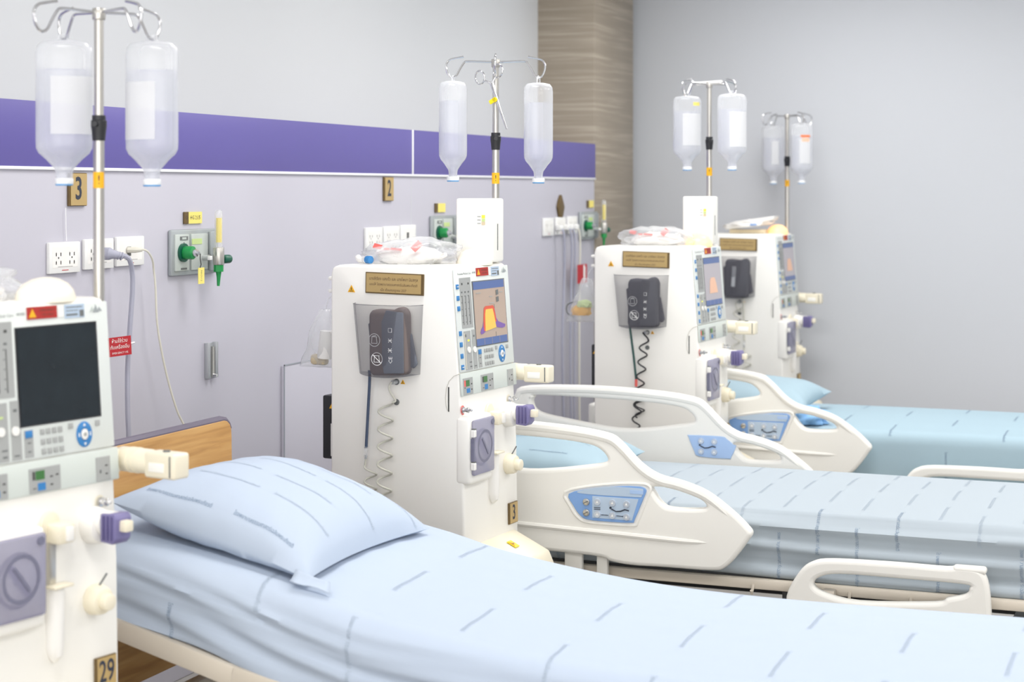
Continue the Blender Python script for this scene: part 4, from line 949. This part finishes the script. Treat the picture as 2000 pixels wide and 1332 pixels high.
def side_rail(bed, og, y, dx, outer=True):
    """head-end rail in the plane y; outer = control panel facing the aisle (-y), else facing the patient (the camera too)"""
    X = basis((dx, y, 0), (1, 0, 0), (0, 0, 1), (0, -1, 0))
    p = MB(); p.shape([sl(RAIL), sl(HOLE1), sl(HOLE2)], .022, .013, 'rail', X)
    f = .023
    rim = [(a, b_) for a, b_ in RAIL[1:14]]
    p.tube(smooth_loop([(a+dx-(.010 if a > -1.40 else 0), y-.012, b_-.016) for a, b_ in rim], 4, False), [.017]*40+[.016, .015, .0135, .012, .010, .008, .006, .004, .002], 'rail', 10)
    if outer:
        p.tube(smooth_loop([(-2.45+dx, y-.017, .478), (-2.1+dx, y-.019, .468), (-1.75+dx, y-.019, .458), (-1.55+dx, y-.018, .452), (-1.46+dx, y-.012, .452)], 4, False), [.012]*13+[.010, .007, .004, .001] if False else .010, 'rail', 8)
        p.tube(smooth_loop([(a+dx, y-.020, b_) for a, b_ in [((q[0]+1.79)*1.10-1.79, (q[1]-.555)*1.14+.555) for q in CPAN]], 3), .006, 'rail', 8, closed=True)
    rl = p.build('side_rail', bed, og)
    cp = CPAN if outer else CPAN2
    p = MB(); p.shape([sl(cp, 3)], .004, .002, 'cp_blue' if outer else 'cp_pale2', X @ Matrix.Translation((0, 0, f)))
    if outer:
        p.shape([sl([(-1.900, .590), (-1.80, .6115), (-1.690, .613), (-1.674, .609), (-1.679, .588), (-1.70, .584), (-1.86, .583)], 3)], .001, .0005, 'cp_pale', X @ Matrix.Translation((0, 0, f+.004)))
        p.shape([sl([(-1.848, .507), (-1.848, .578), (-1.690, .578), (-1.712, .507)], 1)], .001, .0005, 'cp_pale', X @ Matrix.Translation((0, 0, f+.004)))
        p.box((-1.696, .600, f+.0054), (.046, .012, .0012), 'cp_pale2', 0, 1, X)
    cpo = p.build('control_panel', rl, og)
    spots = [(-1.830, .560), (-1.778, .560), (-1.730, .559), (-1.830, .520), (-1.778, .519), (-1.730, .517)] if outer else [(-1.772, .620), (-1.720, .620), (-1.772, .580), (-1.720, .580)]
    for i, (bx, bz) in enumerate(spots):
        p = MB(); p.cyl(X @ Vector((bx, bz, f+.003)), X @ Vector((bx, bz, f+.010)), .0125, 'btn', r2=.0105, n=18); p.prism([(-.004, -.003), (.004, -.003), (0, .005)], .0006, 'white', X @ Matrix.Translation((bx, bz, f+.010))); p.build('button', rl, og)
    if outer:
        for bx, bz in ((-1.868, .558), (-1.868, .523)):
            p = MB(); p.cyl(X @ Vector((bx, bz, f+.004)), X @ Vector((bx, bz, f+.012)), .0115, 'steel', n=16, bev=.002); p.box((0, 0, .0125), (.019, .003, .002), 'dgrey', 0, 1, X @ Matrix.Translation((bx, bz, f)) @ euler(rz=.5)); p.build('lock_key', rl, og)
    p = MB(); ym = .540 if outer else .601; x0 = -1.782 if outer else -1.774
    p.tube([X @ Vector((x0+a, ym+b_, f+.006)) for a, b_ in ((0, 0), (.016, -.007), (.032, -.005), (.046, .001), (.060, -.002))], .0022, 'inkb', 6); p.cyl(X @ Vector((x0-.003, ym+.004, f+.005)), X @ Vector((x0-.003, ym+.004, f+.008)), .0035, 'inkb', n=10)
    if outer:
        for a in (-1.805, -1.753): p.tube([X @ Vector((a-.012, .519, f+.006)), X @ Vector((a+.012, .519, f+.006))], .0012, 'inkb', 5)
        for z_ in (.5415, .536): p.tube([X @ Vector((-1.842, z_, f+.006)), X @ Vector((-1.820, z_, f+.006))], .0012, 'inkb', 5)
    p.build('figure_symbol', rl, og)
    return rl
def foot_rail(bed, og, y, dx):
    X = basis((dx, y, 0), (1, 0, 0), (0, 0, 1), (0, -1, 0))
    p = MB(); p.shape([sl(FOOT), sl(FHOLE)], .020, .014, 'rail', X); p.box((dx-.645, y, .428), (.10, .040, .022), 'rail', .010, 3); p.build('foot_rail', bed, og)
def electric_bed(label, dy, dx, far_rail):
    og = (-1.45+dx, 5.95+dy, 0); bed = thing('hospital_bed', label, 'bed', og, group='hospital beds in the row')
    yn, yf = 5.475+dy, 6.43+dy
    p = MB()
    for y in (yn+.03, yf-.03): p.box((-1.42+dx, y, .315), (2.32, .035, .034), 'frame', .008)
    for x_ in (-2.53, -2.0, -1.45, -.9, -.28): p.box((x_+dx, (yn+yf)/2, .312), (.035, yf-yn-.07, .03), 'frame', .006)
    for x_ in (-1.33, -1.02, -.83, -.70): p.tube([(x_+dx, yn+.012, .315), (x_+dx, yn+.004, .300), (x_+dx, yn-.006, .290), (x_+dx, yn-.012, .300)], .005, 'frame', 6)
    p.build('mattress_frame', bed, og)
    p = MB(); p.box((-1.42+dx, (yn+yf)/2, .328), (2.3, yf-yn-.12, .016), 'framed', .004); p.build('deck', bed, og)
    p = MB()
    for x_ in (-2.1, -1.25, -.75): p.box((x_+dx, (yn+yf)/2, .21), (.07, .5, .16), 'framed', .006)
    p.build('lift_column', bed, og)
    p = MB()
    for y in (yn+.12, yf-.12): p.box((-1.42+dx, y, .13), (1.9, .05, .06), 'framed', .008)
    for x_ in (-2.3, -.55): p.box((x_+dx, (yn+yf)/2, .13), (.05, .72, .06), 'framed', .008)
    p.build('base_frame', bed, og)
    for x_ in (-2.3, -.55):
        for y in (yn+.12, yf-.12): caster('caster', bed, og, x_+dx, y)
    p = MB(); p.box((-2.60+dx, (yn+yf)/2, .43), (.034, .90, .36), 'rail', .014, 3); p.build('headboard', bed, og)
    side_rail(bed, og, 5.435+dy, dx, True)
    if far_rail: side_rail(bed, og, 6.50+dy, dx, False)
    for x_ in (-1.925, -1.825):
        p = MB(); p.box((x_+dx, 5.447+dy, .34), (.062 if x_ < -1.9 else .038, .022, .17), 'rail', .005); p.box((x_+dx, 5.475+dy, .27), (.04, .07, .03), 'frame', .005); p.build('rail_arm', bed, og)
    foot_rail(bed, og, 5.435+dy, dx)
    for x_ in (-1.08, -.70):
        p = MB(); p.box((x_+dx, 5.462+dy, .25), (.04, .036, .15), 'frame', .005); p.build('rail_arm', bed, og)
    return bed
electric_bed('hospital bed with two raised ivory rails, directly behind the nearest bed', 0, 0, True)
electric_bed('farthest hospital bed, with ivory rail in front of the farthest machine', 2.0, .03, False)
H2 = [(-2.65, .552), (-2.0, .550), (-1.3, .552), (-.2, .550)]
D2 = [(-2.65, .214), (-.2, .214)]
S2 = Sheet(-2.575, -.22, 5.50, 6.41, H2, D2, 8.3, fold2, .06)
rows2 = []
k = 0; x = -2.5
while x < -.26:
    q = 1.20-(k % 2)*.155-(k % 3)*.03
    while q > .12:
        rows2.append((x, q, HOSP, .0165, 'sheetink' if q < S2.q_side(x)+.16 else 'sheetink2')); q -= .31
    x += .125; k += 1
mattress('mattress in printed sheet between the two raised ivory rails', S2, 'sheet2', 'sheetink', rows2)
S3 = Sheet(-2.545, -.20, 7.50, 8.41, [(a+.03, h) for a, h in H2], D2, 5.7, fold3, .05)
rows3 = []
k = 0; x = -2.4
while x < -.25:
    q = 1.15-(k % 2)*.22
    while q > .14: rows3.append((x, q, HOSP, .016, 'sheetink')); q -= .46
    x += .235; k += 1
mattress('mattress in sky blue sheet on the farthest bed by the far wall', S3, 'sheet3', 'sheetink', rows3)

# ---------------------------------------------------------------- pillows
def pillow(label, corners, T, m, rows, sheetH=None, flap=False, up=(.1, 0, 1), n=44, seed=1, edge_rows=()):
    A, B_, C_, D_ = [Vector(c) for c in corners]      # head-near, head-far, foot-far, foot-near
    ctr = (A+B_+C_+D_)/4; t = thing('pillow', label, 'pillow', ctr, group='pillows on the beds'); up = Vector(up).normalized()
    def base(u, v): return (A*(1-u)*(1-v)+D_*u*(1-v)+C_*u*v+B_*(1-u)*v)
    def th(u, v):
        a, b_ = abs(2*u-1), abs(2*v-1)
        return T*max(0, (1-a**2.6))**.55*max(0, (1-b_**2.6))**.55
    def pin(u, v):      # the edges draw in between the corners
        a, b_ = 2*u-1, 2*v-1
        return u-.045*a*(1-b_*b_)*abs(a), v-.045*b_*(1-a*a)*abs(b_)
    def top(u, v, off=0):
        uu, vv = pin(u, v); h = th(u, v)
        wr = .006*noise.noise(Vector((u*4+seed, v*4, 0)))*min(1, h/T*3) + .003*math.sin(16*math.atan2(v-.5, u-.5))*(1-min(1, h/T))*min(1, h/T*4)
        return base(uu, vv)+up*(h*.66+wr+off)
    def bottom(u, v):
        uu, vv = pin(u, v); p_ = base(uu, vv)-up*(th(u, v)*.45)
        if sheetH: p_.z = max(p_.z, interp(sheetH, p_.x)+.014)
        return p_
    vs = []; fs = []
    for f in (top, bottom):
        for i in range(n+1):
            for j in range(n+1): vs.append(f(i/n, j/n))
    N = (n+1)**2
    for i in range(n):
        for j in range(n):
            a = i*(n+1)+j; fs.append((a, a+n+1, a+n+2, a+1)); fs.append((N+a, N+a+1, N+a+n+2, N+a+n+1))
    p = MB(); p.raw(vs, fs, m); bmesh.ops.remove_doubles(p.bm, verts=p.bm.verts, dist=.0006)
    LX = (D_-A).length; LY = (B_-A).length
    for (u0, v0, txt, size, mm) in rows: p.text(txt, size, mm, align='LEFT', warp=lambda tx, ty, u0=u0, v0=v0: tuple(top(min(.995, max(.005, u0+tx/LX)), min(.995, max(.005, v0+ty/LY)), .0012)), sx=.74)
    p.build('pillowcase', t, tuple(ctr), 60)
    if flap:
        p = MB(); g = []
        for i in range(9):
            for j in range(7):
                f = i/8; w = j/6; q = D_+Vector((-.035+.085*w, .004+.006*f+.012*w, 0)); q = q+Vector((.014*f*w, -.034*f, 0)); q.z = interp(sheetH, q.x)+.013+.022*(1-f)**2*(1-w*.4)+.002*math.sin(w*8+f*3)
                g.append(q)
        p.raw(g, [(i*7+j, i*7+j+1, i*7+j+8, i*7+j+7) for i in range(8) for j in range(6)], m); ob = p.build('case_flap', t, tuple(ctr), 60)
        so = ob.modifiers.new('thickness', 'SOLIDIFY'); so.thickness = .002
    return t
rp = []
for i, (u0, v0) in enumerate([(.12, .06), (.55, .06), (.22, .25), (.62, .25), (.1, .42), (.5, .42), (.28, .58), (.66, .58), (.12, .74), (.5, .74), (.3, .9), (.68, .9)]):
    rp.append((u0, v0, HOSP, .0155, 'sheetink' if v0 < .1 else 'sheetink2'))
pillow('plump pale blue pillow on the nearest bed against the oak headboard', [(-2.47, 3.58, .825), (-2.42, 4.26, .80), (-1.92, 4.27, .672), (-1.93, 3.60, .672)], .185, 'sheet', rp, H1, True, (.16, 0, 1), seed=3)
pillow('pale blue pillow seen through the grip of the nearer ivory rail', [(-2.50, 5.62, .61), (-2.50, 6.28, .61), (-1.93, 6.26, .60), (-1.88, 5.66, .60)], .15, 'sheet3', [(u, v, HOSP, .0125, 'sheetink') for u, v in ((.15, .1), (.5, .1), (.2, .3), (.6, .3), (.15, .55), (.55, .55))], H2, False, (.05, 0, 1), seed=6)
pillow('pale blue pillow on the farthest bed beneath the farthest machine', [(-2.20, 7.62, .62), (-2.16, 8.26, .62), (-1.60, 8.16, .635), (-1.62, 7.66, .61)], .14, 'sheet3', [], [(-3, .552), (0, .552)], False, (.05, 0, 1), seed=9)
p = MB(); b = crumple(.085, .07, .045, 12, 4, .5, 2.6)
p.add(b, 'bluecloth', Matrix.Translation((-1.60, 7.60, .582))); o = p.build('crumpled_cloth', None, (-1.60, 7.60, .56), 180)
tag(o, 'crumpled bright blue cloth behind the small grip of the farthest rail', 'cloth')
